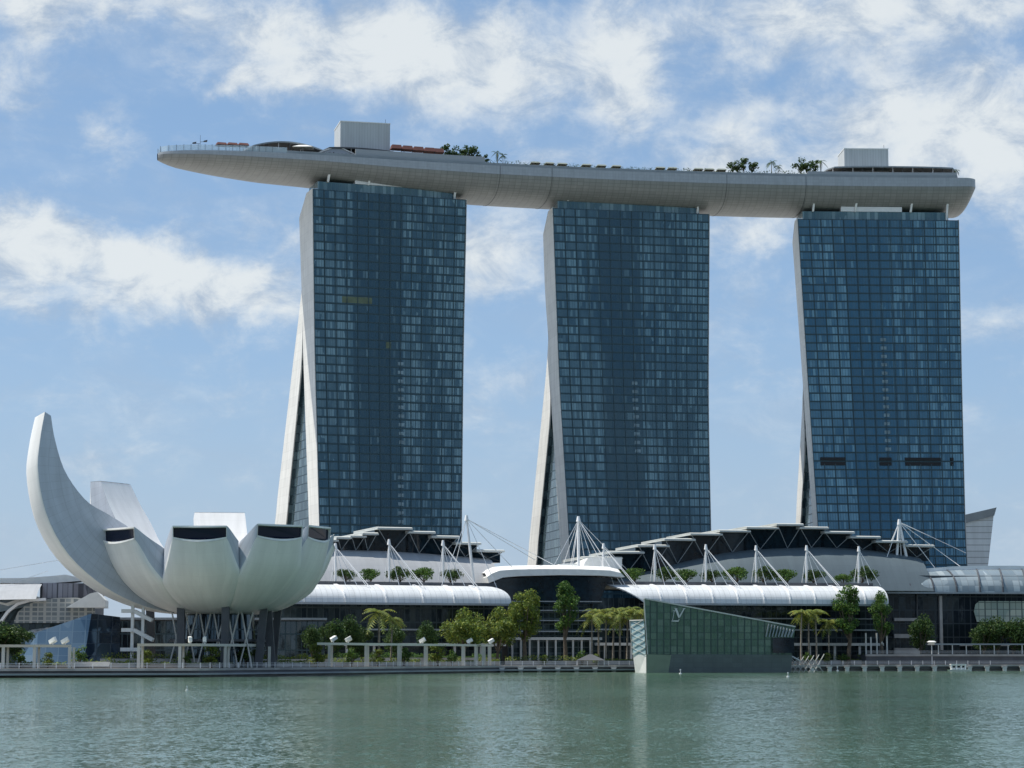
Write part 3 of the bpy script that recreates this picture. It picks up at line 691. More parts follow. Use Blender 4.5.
petals = [(-68, scalez(OUTA, .98, .985), scalez(INA, .98, .985), 9.8, 13.5), (-45, OUT0, IN0, 13.8, 22.5), (-1.5, OUT0, IN0, 13.2, 22), (35, scalez(OUT0, 1.03), scalez(IN0, 1.03), 12.6, 19.5), (66, scalez(OUT0, 1.05, .92), scalez(IN0, 1.05, .92), 11.5, 18),
          (98, scalez(OUT0, 1.0, .91), scalez(IN0, .98, .91), 12, 17.5), (133, OUTL, INL, 12, 16), (-172, OUTH, INH, 13.5, 17), (-118, OUTG, ING, 12.5, 16), (-146, OUTL, INL, 11, 15)]
lab = {0: 'tall horn-like petal', 8: 'tall petal at the back whose bright inner face shows', 7: 'back petal with a broad bright inner face'}
for i, (phi, oc, ic, wt, wm_) in enumerate(petals):
    a = R(phi); rd = Vector((math.sin(a), -math.cos(a), 0)); pd = Vector((math.cos(a), math.sin(a), 0))
    N = 30; O = catmull(oc, N); I = catmull(ic, N); rt_ = oc[-1][0]
    def wid(j, r_):
        u = j/N
        wedge = 99
        k = max(0, (u-.55)/.45); cap = wm_*(1-k)+wt*k if u > .55 else wm_
        if i == 0: cap = lerp_tab([(0, 10), (.35, 14.5), (.6, 13.5), (.85, 11.5), (1, wt)], u)
        return min(wedge, cap)
    nc = 12; QS = [-1, -.975, -.95, -.75, -.5, -.25, 0, .25, .5, .75, .95, .975, 1]
    hs = sorted(p[0] for p in petals); me_ = hs.index(phi); prv = hs[me_-1]-(360 if me_ == 0 else 0); nxt = hs[(me_+1) % 10]+(360 if me_ == 9 else 0)
    aL, aR = min(22, (phi-prv)/2), min(22, (nxt-phi)/2)
    def row(j, P, bulge):
        r_, z = P[j]; re_ = r_ if P is O else max(r_, O[j][0]*.82); cap = wid(j, re_)/2; wl_, wr_ = min(cap, re_*math.tan(R(aL))), min(cap, re_*math.tan(R(aR)))
        out = []
        for c in range(nc+1):
            q = QS[c]; gr_ = (.55 if abs(q) > .99 else .2 if abs(q) > .96 else 0)*((1 if i else .3) if P is O else 0)*min(1, (N-j)/4)
            out.append(rd*(r_-bulge*q*q*(r_/30)-gr_*.8)+pd*(q*(wl_ if q < 0 else wr_))+Vector((0, 0, gr_*.8))+Vector((0, 0, z+(.0 if P is I else .9*q*q*min(1, j/N*1.3)))))
        return out
    ro = [row(j, O, .9) for j in range(N+1)]; ri = [row(j, I, 0) for j in range(N+1)]
    arc = [0]
    for j in range(N): arc.append(arc[-1]+(ro[j+1][nc//2]-ro[j][nc//2]).length)
    def uvr(rows_): return [[((c/nc-.5)*wid(j, rows_[j][nc//2].length)+40, arc[j]) for c in range(nc+1)] for j in range(N+1)]
    mb = MB(); mb.grid(ro, uvr(ro), flip=True)
    p_ = obj('petal', mb, M['petal'], mus)
    if i in lab: p_['label'] = lab[i]
    mb = MB(); mb.grid(ri, uvr(ri)); obj('inner_face', mb, M['petal'], p_)
    mb = MB()
    for c, fl in ((0, False), (nc, True)):
        nsd = 4
        g_ = [[ro[j][c].lerp(ri[j][c], k/nsd) for k in range(nsd+1)] for j in range(N+1)]
        ug = [[(k/nsd*(ro[j][c]-ri[j][c]).length, arc[j]) for k in range(nsd+1)] for j in range(N+1)]
        mb.grid(g_, ug, flip=fl)
    obj('side_faces', mb, M['petalshade'], p_)
    # skylight at the tip: white frame and recessed dark glass
    A = ro[-1]; B = ri[-1]
    fr = .09; wf = 0.06
    def tp(u, v): # u across, v from outer to inner
        x = u*nc; k = min(int(x), nc-1); f = x-k
        return A[k].lerp(A[k+1], f).lerp(B[k].lerp(B[k+1], f), v)
    nrm = (tp(1, .5)-tp(0, .5)).cross(tp(.5, 1)-tp(.5, 0)).normalized(); 
    if nrm.dot(rd) < 0: nrm = -nrm
    if i not in (0,):
        mb = MB(); K = 10; lo_v, hi_v = .13, .89
        ou = [tp(k/K, 0) for k in range(K+1)]+[tp(1-k/K, 1) for k in range(K+1)]
        inn = [tp(wf+(1-2*wf)*k/K, lo_v) for k in range(K+1)]+[tp(wf+(1-2*wf)*(1-k/K), hi_v) for k in range(K+1)]
        m_ = len(ou)
        mb.add([q+nrm*.12 for q in ou]+[q+nrm*.12 for q in inn]+[q-nrm*.9 for q in inn],
               [(k, (k+1) % m_, m_+(k+1) % m_, m_+k) for k in range(m_)]+[(m_+k, m_+(k+1) % m_, 2*m_+(k+1) % m_, 2*m_+k) for k in range(m_)])
        obj('skylight_frame', mb, M['white'], p_)
        mb = MB(); mb.add([q-nrm*.55 for q in inn], [tuple(range(m_))]); sk = obj('skylight_glass', mb, M['navyglass'], p_)
    else:
        mb = MB(); m_ = [tp(k/8, 0) for k in range(9)]+[tp(1-k/8, 1) for k in range(9)]; mb.add(m_, [tuple(range(len(m_)))]); obj('tip_cap', mb, M['petal'], p_)
# bowl underside and inner oculus
mb = MB(); rr = [[Vector((math.sin(2*math.pi*k/40)*r_, -math.cos(2*math.pi*k/40)*r_, z)) for k in range(40)] for r_, z in ((.01, 15.3), (5.4, 15.32), (10, 15.6), (15, 16.4))]
mb.grid(rr, [[(k, j) for k in range(40)] for j in range(4)], closed=True); obj('bowl_base', mb, M['petal'], mus)
mb = MB(); rr = [[Vector((math.sin(2*math.pi*k/40)*r_, -math.cos(2*math.pi*k/40)*r_, z)) for k in range(40)] for r_, z in ((.01, 23.4), (5.4, 24.2))]
mb.grid(rr, [[(k, j) for k in range(40)] for j in range(2)], closed=True, flip=True); obj('oculus_roof', mb, M['graphite'], mus)
# leaning dark columns
for (px, py0, px1, py1, dy, r_) in ((181, 604, 181.5, 646, -14, .95), (226, 602, 224.5, 646, -16, .95), (265, 600, 258.5, 640, -8, .95), (279, 602, 273, 636, 4, .9), (268, 610, 272, 652, -4, 1.0), (150, 604, 152, 644, 4, 1.0), (205, 612, 205, 650, 12, .9)):
    Y = MC.y+dy; p = atY(px, py0, Y)-MC; q = atY(px1, py1, Y)-MC; q.z = 2.1
    p.z = max(p.z, 17); mb = MB(); mb.hexa([q+Vector(v)*r_ for v in ((-1, -1, 0), (1, -1, 0), (1, 1, 0), (-1, 1, 0))], [p+Vector(v)*r_*.95 for v in ((-1, -1, 0), (1, -1, 0), (1, 1, 0), (-1, 1, 0))]); obj('column', mb, M['graphite'], mus)
# pale steel lattice below the bowl
for k in range(6):
    xk = -9+k*3.5
    mb = MB(); mb.tube((xk-1.6, -13, 2.1), (xk+1.4, -10.5, 15.9), .22); mb.tube((xk+1.6, -13, 2.1), (xk-1.4, -10.5, 15.9), .22); obj('lattice_strut', mb, M['concrete_light'], mus)
# dark lobby
mb = MB(); rr = [[Vector((math.sin(2*math.pi*k/32)*r_, -math.cos(2*math.pi*k/32)*r_, z)) for k in range(32)] for r_, z in ((10, 2.1), (9, 15.9))]
mb.grid(rr, [[(k*3, j*13) for k in range(32)] for j in range(2)], closed=True, flip=True)
M['lobby'] = glassmat('lobby_glass', (.012, .016, .02), (.06, .07, .07), 1.5, 4.5, 2, prob=.2)
obj('lobby_glass', mb, M['lobby'], mus)
mb = MB(); mb.tube((0, 0, 8.6), (0, 0, 9.2), 12.5, n=32); obj('lobby_canopy', mb, M['graphite'], mus)
# white dog-leg stair tower at the left
mb0 = []
st = thing('stair_tower', 'white zigzag escape stair under the left side of the lotus museum', 'stair', (0, 0, 0))
Ys = 556
def P3(px, py, Y=Ys): return atY(px, py, Y)
b0 = P3(133, 600).x; st.location = (b0, Ys, 2.1); L0 = Vector((b0, Ys, 2.1))
for px in (133, 143.5):
    mb = MB(); x = P3(px, 600).x-b0; mb.box(x-.35, x+.35, -.5, .5, 0, P3(px, 599).z-2.1); obj('post', mb, M['white'], st)
for (xa, ya, xb, yb) in ((122, 611, 134, 611), (134, 611, 152, 620.5), (122, 630, 134, 630), (134, 630, 153, 640), (121, 649.5, 140, 649.5)):
    a, c = P3(xa, ya)-L0, P3(xb, yb)-L0; mb = MB(); mb.bar(a+Vector((0, -1, 0)), c+Vector((0, -1, 0)), .3, .9); mb.bar(a+Vector((0, 1.4, 0)), c+Vector((0, 1.4, 0)), .3, .9); mb.bar(a+Vector((0, .2, -.3)), c+Vector((0, .2, -.3)), 2.2, .2); obj('flight', mb, M['white'], st)

# ================================================================== shopping halls
def hallmat(nm, seed): return glassmat(nm, (.008, .014, .02), (.05, .07, .075), 1.8, 4.6, 3, prob=.3, seed=seed, frame=(.03, .04, .045), flw=.5, ior=1.5)
M['fascia'] = pmat('pale_fascia', (.5, .52, .5), .5, noise=.06)
M['hall'] = hallmat('hall_glass', 9)
M['soffit'] = pmat('soffit', (.2, .2, .2), .8)
M['slopewall'] = panelmat('sloping_roof_skin', (.36, .37, .38), 5.5, 2.4, .1, .9, .5, .03)
M['slopewall2'] = panelmat('sloping_roof_grey', (.10, .13, .145), 5.5, 2.4, .1, .9, .5, .03)
def polyprism(mb, pts, d0, d1):
    n_ = len(pts)
    mb.add([(s, d0, z) for s, z in pts]+[(s, d1, z) for s, z in pts], [tuple(range(n_)), tuple(range(n_, 2*n_))[::-1]]+[(i, i+n_, (i+1) % n_+n_, (i+1) % n_) for i in range(n_)])
    return mb
def hall(name, label, F, pxa, pxb, caps, low, ytop, ybot, wallL, wallR, ribs_px, endshape, floors):
    root = thing(name, label, 'shopping hall', (F.o.x, F.o.y, 0), F.ang)
    sa, _ = F.sz(pxa, 600, 0); sb, _ = F.sz(pxb, 600, 0)
    zb = F.sz((pxa+pxb)/2, ybot, 0)[1]; zt = F.sz((pxa+pxb)/2, ytop, 9)[1]
    # glass front below the canopy, with floor slabs
    mb = MB(); mb.quad((sa, 7, 2.1), (sb, 7, 2.1), (sb, 7, zb+2), (sa, 7, zb+2), [(0, 0), (sb-sa, 0), (sb-sa, zb), (0, zb)]); obj('glass_front', mb, M['hall'], root)
    mb = MB(); mb.box(sa, sb, 7.2, 60, 2.1, zb+1.5); obj('hall_body', mb, M['graphite'], root)
    for z, dd, th, mt in floors:
        mb = MB(); mb.box(sa+.5, sb-.5, dd, 6.95, z, z+th); obj('floor_slab', mb, M[mt], root)
    s = sa+3
    while s < sb-2:
        mb = MB(); mb.box(s-.35, s+.35, 2.2, 3.0, 2.1, floors[0][0]); obj('column', mb, M['concrete_light'], root); s += 9
    # barrel canopy: curved from the terrace edge down to the front
    prof = [(9 - 11.5*math.sin(t*math.pi/2)**1.0, zb+(zt-zb)*math.cos(t*math.pi/2)**.85) for t in [k/9 for k in range(10)]]
    def ends(k):
        e = endshape(k/9); return sa+e[0], sb-e[1]
    rows = []; uvs = []; arc = 0
    for k, (d, z) in enumerate(prof):
        if k: arc += math.hypot(prof[k][0]-prof[k-1][0], prof[k][1]-prof[k-1][1])
        l, r_ = ends(k); rows.append([(l+(r_-l)*j/20, d, z) for j in range(21)]); uvs.append([(l+(r_-l)*j/20, arc) for j in range(21)])
    mb = MB(); mb.grid(rows, uvs, flip=True); mb.grid([[(x, y+.05, z-.35) for x, y, z in r_] for r_ in rows], uvs)
    cp = obj('canopy', mb, M['awning'], root)
    mb = MB(); l, r_ = ends(9); mb.box(l, r_, prof[-1][0]-.15, prof[-1][0]+.5, zb-.55, zb+.1); obj('canopy_gutter', mb, M['grey'], cp)
    mb = MB(); mb.box(l, r_, prof[-1][0]+.6, 7, zb-.1, zb+.05); obj('canopy_soffit', mb, M['soffit'], cp)
    for px in ribs_px:
        s0 = F.sz(px, ytop, 9)[0]; s1 = F.sz(px+11, ybot, -2)[0]
        mb = MB(); pts = [Vector((s0+(s1-s0)*(k/9), d-.12, z+.12)) for k, (d, z) in enumerate(prof)]
        for a, c in zip(pts, pts[1:]): mb.bar(a, c, .4, .35)
        obj('canopy_rib', mb, M['steel'], cp)
    # terrace behind the canopy with its parapet
    mb = MB(); mb.box(sa+1, sb-1, 9.2, 24, zt-1.6, zt-.3); obj('terrace', mb, M['concrete'], root)
    mb = MB(); mb.box(sa+1, sb-1, 9.3, 9.6, zt-.3, zt+1.1); obj('terrace_rail', mb, M['graphite'], root)
    # sloping pale wall rising to the dark glass
    wl = F.sz(wallL, 570, 24)[0]; wr = F.sz(wallR, 570, 24)[0]
    rows = []; uvs = []; K = 24
    DW, DT = 24, 40
    lowpts = [F.sz(px, py, DT) for px, py in low]
    for k in range(5):
        u = k/4; r2 = []; u2 = []
        for j in range(K+1):
            s = wl+(wr-wl)*j/K; zt_ = lerp_tab(lowpts, s); z0 = zt-1; d = DW+(DT-DW)*u; z = z0+(zt_+.4-z0)*math.sin(u*math.pi/2)**.9
            r2.append((s, d, z)); u2.append((s, z*1.1))
        rows.append(r2); uvs.append(u2)
    mb = MB(); mb.grid(rows, uvs); obj('sloping_wall', mb, M['slopewall'] if pxa < 400 else M['slopewall2'], root)
    mb = MB()
    for s in (wl, wr): mb.quad((s, DW, zt-1), (s, DT, zt-1), (s, DT, lerp_tab(lowpts, s)), (s, DW, zt-1))
    obj('side_wall', mb, M['slopewall'], root)
    # stepped dark roof lights with white fascias
    for (xa, xb, yc) in caps:
        a, z1 = F.sz(xa, yc, DT-3); c, _ = F.sz(xb, yc, DT-3)
        z0 = lerp_tab(lowpts, (a+c)/2)-1.0
        st_ = MB(); st_.box(a+.02, c-.02, DT, DT+26, z0, z1-.34); u_ = obj('roof_light', st_, M['darkglass'], root)
        mb = MB(); mb.box(a-.2, c+.2, DT-4.5, DT+27, z1-.32, z1+.2)
        mb.hexa([(a-.2, DT-4.5, z1+.25), (c+.2, DT-4.5, z1+.25), (c+.2, DT+27, z1+.25), (a-.2, DT+27, z1+.25)], [(a-.2, DT-3, z1+.6), (c+.2, DT-3, z1+.6), (c+.2, DT+27, z1+.6), (a-.2, DT+27, z1+.6)]); obj('fascia', mb, M['fascia'], u_)
        mb = MB(); mx = (a+c)/2; zz = lerp_tab(lowpts, mx)
        mb.tube((a+.6, DT-3.6, z1-.5), (mx, DT-.9, zz+.3), .13, n=5); mb.tube((c-.6, DT-3.6, z1-.5), (mx, DT-.9, zz+.3), .13, n=5); obj('v_strut', mb, M['grey'], u_)
    return root, zt, zb, sa, sb
ox = Xat(230, 690, 10); FL = Frame(ox, 690, R(19))
hall('shopping_hall', 'shorter shopping hall right of the lotus museum, with white barrel canopy and stepped dark roof', FL, 228, 509,
     [(322, 337, 540.5), (336, 350, 538), (350, 365, 536.5), (352+10, 377, 534), (377, 411, 528.5), (408, 434, 532.5), (431, 458, 537), (455, 479.5, 543.5), (476, 503, 551)],
     [(320, 553), (336, 551), (380, 552), (430, 555), (470, 558.5), (503, 561)], 585, 603, 322, 503, [293, 334, 375, 412, 443, 469], lambda u: (0, 5.5*u*0+(1-u)**2*7), [(8.2, 1.5, .9, 'concrete_light'), (13.2, 4, .5, 'grey')])
ox = Xat(600, 738, 10); FR = Frame(ox, 738, R(12))
hall('shopping_hall', 'longer shopping hall behind the crystal pavilion, with white barrel canopy and stepped dark roof', FR, 598, 886,
     [(583, 621, 558), (610, 643, 552.5), (637.5, 668, 546), (664, 694, 539.7), (690, 721, 534.3), (719, 749, 531.2), (746, 777, 528), (776, 802, 524.8), (799, 827, 528), (824, 853, 532.6), (849.5, 879, 537.4), (875, 906, 541.8), (905, 932.5, 546)],
     [(583, 583), (620, 577), (650, 572), (675, 565), (697, 560), (721, 554.5), (750, 551), (784, 549.2), (820, 548.3), (850, 549.5), (874, 551.7), (911, 556.7), (936, 563)], 585.5, 604, 590, 934,
     [650, 676, 702, 727, 753, 779, 804, 829, 854], lambda u: (4+12*(u)**1.5, 0), [(8.5, 1.5, .9, 'concrete_light'), (13.6, 4, .5, 'grey'), (17.5, 5, .4, 'grey')])

# masts with stays
def mast(F, px, ytop, ybase, targets, label, r_=.42, d=11, grp='white cable masts along the hall terraces', pxb=None):
    s, z1 = F.sz(px, ytop, d); s0, z0 = F.sz(pxb or px, ybase, d)
    rt = thing('cable_mast', label, 'mast', F.w(s0, d, z0), F.ang, grp); o = Vector((s0, d, z0))
    mb = MB(); top = Vector((s, d, z1))-o
    mb.tube((0, 0, 0), top*.5, r_*.8, r_, 8); mb.tube(top*.5, top, r_, r_*.55, 8); obj('pole', mb, M['steel'], rt)
    mb = MB(); mb.tube(top-Vector((0, 0, 1.2)), top+Vector((0, 0, .6)), r_*1.5, r_*.8, 6); obj('mast_head', mb, M['steel'], rt)
    for (tx, ty, td) in targets:
        s2, z2 = F.sz(tx, ty, td); mb = MB(); mb.tube(top-Vector((0, 0, .6)), Vector((s2, td, z2))-o, .12, n=4); obj('stay', mb, M['steel'], rt)
    return rt
fan = lambda px: [q for q in [(px+10, 603-18, 9), (px+22, 586, 8), (px+36, 592, 3), (px+48, 603, -2), (px+3, 586, 14), (px-5, 586, 12)] if q[0] < 886]
for i, (px, yt, nm) in enumerate(((335.5, 545, 'right beside the rim of the lotus museum'), (389, 541, 'between the second and third round tree of the left hall terrace'), (443, 542, 'just left of the leaning mast on the left hall terrace'))):
    mast(FL, px, yt, 585, fan(px), 'white cable mast '+nm)
mast(FL, 466.5, 517, 585, [(474, 585, 9), (497, 588, 6), (512, 567, 10), (535, 560, 14), (556, 566, 22), (440, 590, 6), (450, 586, 14)], 'tall leaning white mast at the right end of the left hall terrace', .5, pxb=474)
for i, (px, yt) in enumerate(((603.6, 545), (654.7, 546), (705.8, 546), (756, 547), (806.5, 547), (858.7, 548))):
    mast(FR, px, yt, 585.5, fan(px), 'white cable mast on the right hall terrace, %s from the entrance canopy' % ORD[i])
# ================================================================== entrance pavilion between the halls
FE = Frame(Xat(490, 736, 10), 736, R(9))
root = thing('entrance_pavilion', 'glazed entrance building between the two halls under a flat white curved roof', 'pavilion', (FE.o.x, FE.o.y, 0), FE.ang)
def E(px, py, d=0): s, z = FE.sz(px, py, d); return (s, z)
# white curved roof lip
topl = [(487, 577), (492, 573.5), (500, 570.5), (515, 569.5), (545, 569), (580, 569.3), (610, 570.5), (621, 573)]
botl = [(625, 577), (600, 575.5), (560, 575), (520, 576), (503, 577.5), (494, 581), (489, 583)]
mb = MB(); polyprism(mb, [E(*p) for p in topl+botl], 0, 34); obj('roof_lip', mb, M['white'], root)
mb = MB(); mb.grid([[(E(*p)[0], 0, E(*p)[1]+.02) for p in topl], [(E(*p)[0], 5, E(*p)[1]+1.5) for p in topl], [(E(*p)[0], 33, E(*p)[1]+2.2) for p in topl]], smooth=True); obj('roof_shell', mb, M['white'], root)
mb = MB(); polyprism(mb, [E(493, 581.5, 3), E(503, 578.5, 3), E(560, 576, 3), (E(612, 577.5, 3)), E(606, 586, 3), E(602, 596, 3), E(598, 604, 3), E(512, 604, 3), E(500, 594, 3)], 3, 34); obj('dark_soffit', mb, M['darkglass'], root)
a = E(508, 600, 6)[0]; c = E(600, 600, 6)[0]; z1 = E(560, 590, 6)[1]
M['entr'] = glassmat('entrance_glass', (.015, .028, .035), (.09, .12, .125), 2.0, 2.1, 2, prob=.35, seed=12, frame=(.09, .12, .13), flw=.35, ior=1.5)
mb = MB(); mb.quad((a, 6, 2.1), (c, 6, 2.1), (c, 6, z1), (a, 6, z1), [(0, 0), (c-a, 0), (c-a, z1), (0, z1)]); obj('glass_front', mb, M['entr'], root)
mb = MB(); mb.box(a, c, 6.2, 34, 2.1, z1); obj('building_body', mb, M['graphite'], root)
for py, th in ((640, .9), (632, .4), (621, .35), (611, .35), (602, .35)):
    z = E(560, py, 3)[1]; mb = MB(); mb.box(a, c, 2.6, 5.9, z, z+th); obj('floor_slab', mb, M['concrete_light'] if py == 640 else M['grey'], root)
for k in range(11):
    s = a+1+(c-a-2)*k/10; mb = MB(); mb.box(s-.3, s+.3, 3, 3.6, 2.1, E(560, 640, 3)[1]-.02); obj('column', mb, M['concrete_light'], root)
# small vaults above
for (xa, xb, yt, yb) in ((555, 578, 563.5, 569), (583, 622, 557.5, 569)):
    mb = MB(); pts = [E(xa, yb, 24), E(xa+1.5, yb-(yb-yt)*.5, 24), E(xa+5, yt+.6, 24), E(xa+9, yt, 24), E(xb, yt, 24), E(xb, yt+1.8, 24), E(xb, yb, 24)]; polyprism(mb, pts, 24, 46); obj('white_vault', mb, M['white'], root)
mast(FE, 578.5, 518, 570, [(552, 569, 8), (562, 569, 16), (570, 569, 20), (586, 569, 16), (595, 569, 12), (606, 571, 8), (622, 585, 2), (572, 569, 2), (640, 583, 16)], 'tallest white mast, standing on the entrance canopy in front of the middle tower', .55, 14)

# ================================================================== crystal pavilion in the water
Yc = 668; FCp = Frame(Xat(643.5, Yc, 5), Yc, R(4))
def K(px, py, d=0): s, z = FCp.sz(px, py, d); return s, z
root = thing('crystal_pavilion', 'green glass crystal-shaped boutique on the water with a sloping roof edge', 'pavilion', (FCp.o.x, FCp.o.y, 0), FCp.ang)
M['crystal'] = glassmat('crystal_glass', (.085, .14, .095), (.15, .205, .145), 2.05, 2.0, 1, prob=.35, seed=41, frame=(.025, .045, .035), lw=.18, flw=.18, ior=1.75, tilt=.025, rough=.03)
M['stone'] = panelmat('dark_stone', (.10, .125, .12), 3, 1.5, .08, .8, .5, .08)
M['stonel'] = panelmat('green_stone', (.22, .26, .19), 3, 1.5, .08, .85, .5, .06)
A, B_, C_, D_ = K(644, 599), K(795, 627), K(792, 655), K(647.5, 654.5)
dep = 26
mb = MB()
def uvp(ps): return [(p[0], p[1]) for p in ps]
f4 = [D_, C_, B_, A]
mb.quad(*[(s, (z-D_[1])*-.06, z) for s, z in f4], uvp(f4))
# flank at the left leans inward, roof slopes
rear = [(D_[0]+3, dep, D_[1]), (C_[0]-1, dep, C_[1]), (B_[0]-2, dep, B_[1]-1), (A[0]+3, dep, A[1]-3)]
fr3 = [(s, (z-D_[1])*-.06, z) for s, z in f4]
mb.quad(rear[0], fr3[0], fr3[3], rear[3], [(0, 0), (26, 0), (26, 16), (0, 16)])
mb.quad(fr3[1], rear[1], rear[2], fr3[2], [(0, 0), (26, 0), (26, 8), (0, 8)])
mb.quad(rear[1], rear[0], rear[3], rear[2], [(0, 0), (44, 0), (44, 16), (0, 12)])
obj('glass_shell', mb, M['crystal'], root)
mb = MB(); mb.quad(fr3[3], fr3[2], rear[2], rear[3]); obj('roof', mb, M['grey'], root)
mb = MB(); mb.bar(Vector(fr3[3])+Vector((0, -.1, .1)), Vector(fr3[2])+Vector((0, -.1, .1)), .5, .38); mb.bar(Vector(fr3[3])+Vector((-.1, 0, .1)), Vector(fr3[0]), .32, .32); obj('roof_edge', mb, M['concrete_light'], root)
# base
b4 = [K(646, 675), K(790, 674), K(792, 654.8), K(646.5, 654.3)]
mb = MB(); mb.hexa([(K(651, 675)[0], -.4, -2), (b4[1][0], -.4, -2), (b4[1][0], dep+1, -2), (b4[0][0], dep+1, -2)], [(K(671, 655)[0], -.4, b4[3][1]), (b4[2][0], -.4, b4[2][1]), (b4[2][0], dep+1, b4[2][1]), (b4[3][0], dep+1, b4[3][1])])
me = mb.mesh('base', M['stone']); uvl = me.uv_layers.new(name='UVMap')
for p in me.polygons:
    for li in p.loop_indices: c_ = me.vertices[me.loops[li].vertex_index].co; uvl.data[li].uv = (c_.x, c_.z)
obj('stone_base', me, None, root)
pts = [K(646, 675), K(667, 675), K(671, 655), K(646.5, 654.3)]
mb = MB(); polyprism(mb, [(pts[0][0], -2), (pts[1][0], -2), pts[2], pts[3]], -.46, 3)
obj('green_base_panel', mb, M['glasslet2'] if 'glasslet2' in M else pmat('green_stone_plain', (.19, .24, .17), .5, noise=.08), root)
# white wedge at the left
pts = [K(636, 655, 4), K(646.2, 655, 4), K(646, 676, 4), K(640, 676, 4)]
mb = MB(); mb.hexa([(K(640, 676)[0], 9, -2), (K(646, 676)[0], -.45, -2), (K(646, 676)[0]+1, 9, -2)], [(K(636.5, 655)[0], 9, b4[3][1]), (K(646, 655)[0], -.45, b4[3][1]), (K(646, 655)[0]+1, 9, b4[3][1])]); obj('white_wedge', mb, M['white'], root)
mb = MB(); z0 = b4[3][1]; z1 = K(640, 620)[1]
tri = [(K(636.5, 655)[0], 9), (K(645.6, 655)[0], -.3), (K(646.5, 655)[0]+1, 9)]; tri2 = [(K(634, 620)[0], 9), (K(643.8, 620)[0], -.5), (K(646, 620)[0], 9)]
mb.hexa([(x, y, z0) for x, y in tri], [(x, y, z1) for x, y in tri2]); obj('lattice_glass', mb, M['glasslet'], root)
mb = MB()
for k in range(5):
    u = k/5; p = Vector((*tri[0], z0)).lerp(Vector((*tri2[0], z1)), u); q = Vector((*tri[1], z0)).lerp(Vector((*tri2[1], z1)), u+.2); nn = Vector((-.15, -.15, 0))
    mb.bar(p+nn, q+nn, .15, .15)
    p = Vector((*tri[1], z0)).lerp(Vector((*tri2[1], z1)), u); q = Vector((*tri[0], z0)).lerp(Vector((*tri2[0], z1)), u+.2); mb.bar(p+nn, q+nn, .07, .07)
mb.bar(Vector((*tri[0], z0))+nn, Vector((*tri2[0], z1))+nn, .3, .3); mb.bar(Vector((*tri2[0], z1))+nn, Vector((*tri2[1], z1))+nn, .3, .3)
obj('lattice_bars', mb, M['concrete_light'], root)
# open slatted corner at the right
for k in range(9):
    s, z = K(768+k*3.1, 622+k*.75+1.2); s2, z2 = K(765+k*3.1, 637, 0); mb = MB(); mb.bar((s, -1.3, z-.2), (s2, -1.5, z2), .28, .5); obj('slat', mb, M['grey'], root)
mb = MB(); a1 = K(756, 628); mb.box(K(772, 640)[0], K(793.5, 640)[0], -.95, -.7, K(770, 653)[1], K(770, 638)[1]); obj('dark_opening', mb, M['darkglass'], root)
# silver monogram: an L crossed by a V with serifs
def mono(x, z, h):
    mb = MB(); y = -1.15
    def st(a, c, w_): mb.bar((x+a[0]*h, y, z+a[1]*h), (x+c[0]*h, y, z+c[1]*h), .12, w_*h)
    st((.18, .82), (.02, .0), .13); st((.02, .03), (.5, .03), .1); st((.5, .03), (.55, .18), .05); st((.08, .82), (.3, .82), .045); st((-.06, .03), (.1, .03), .045)
    st((.30, 1.0), (.56, .30), .16); st((.56, .30), (.95, 1.0), .09); st((.2, 1.0), (.42, 1.0), .045); st((.84, 1.0), (1.05, 1.0), .045)
    return mb
s, z = K(671.5, 621.5); M['silver'] = pmat('silver', (.62, .64, .62), .35, metal=.3)
obj('monogram', mono(s, z, K(670, 608.5)[1]-z), M['silver'], root)
# gangway with crossed rails from the pavilion to the quay
g0 = K(793, 661, 8); g1 = K(812, 656, 30)
gw_ = thing('gangway', 'short walkway with crossed white railings right of the crystal pavilion', 'footbridge', FCp.w(g0[0], 10, 0), FCp.ang)
mb = MB(); mb.box(0, 9, 0, 3, 1.3, 1.7); obj('deck', mb, M['concrete'], gw_)
for k in range(6):
    mb = MB(); mb.tube((k*1.6-1.2, -.2, 0), (k*1.6+2.1, -.3, 4.6+k*.2), .14, n=5); mb.tube((k*1.6+1.7, -.1, 0.2), (k*1.6-1.6, -.2, 4.2), .12, n=5); obj('rail_bar', mb, M['concrete_light'], gw_)
mb = MB(); mb.tube((-7, -.3, 8.6), (2.5, -.3, 3.6), .2, n=5); mb.tube((-7, 1.3, 8.6), (2.5, 1.3, 3.6), .2, n=5); obj('handrail', mb, M['steel'], gw_)

# ================================================================== theatre building at the right, arched glass canopy
FT = Frame(Xat(880, 786, 10), 786, R(8))
def Tt(px, py, d=0): return FT.sz(px, py, d)
root = thing('exhibition_hall', 'dark building at the right edge under an arched glass canopy, with a bright window', 'building', (FT.o.x, FT.o.y, 0), FT.ang)
top = [(878, 577.5), (890, 574.6), (909, 571.8), (935, 569), (961, 567), (990, 566.3), (1024, 566.3), (1075, 568)]
tp_ = [Tt(*p) for p in top]
def tz(s): return lerp_tab(tp_, s)
sL, sR_ = tp_[0][0], tp_[-1][0]; zlow = Tt(930, 592)[1]
M['archglass'] = glassmat('arched_glass', (.2, .25, .28), (.42, .48, .5), 2.4, 2.0, 2, prob=.5, seed=77, frame=(.2, .22, .23), lw=.08, flw=.1, ior=1.5)
NS = 44; rows = []; uvs = []
for k in range(9):
    t_ = k/8; r2 = []; u2 = []
    for j in range(NS+1):
        s = sL+(sR_-sL)*j/NS; zt_ = tz(s); zz = zlow+(zt_-zlow)*math.sin(t_*math.pi/2)**1.0; d = 14-14*math.cos(t_*math.pi/2)
        r2.append((s, d, zz)); u2.append((s-sL, zz))
    rows.append(r2); uvs.append(u2)
mb = MB(); mb.grid(rows, uvs); cg = obj('arched_canopy', mb, M['archglass'], root)
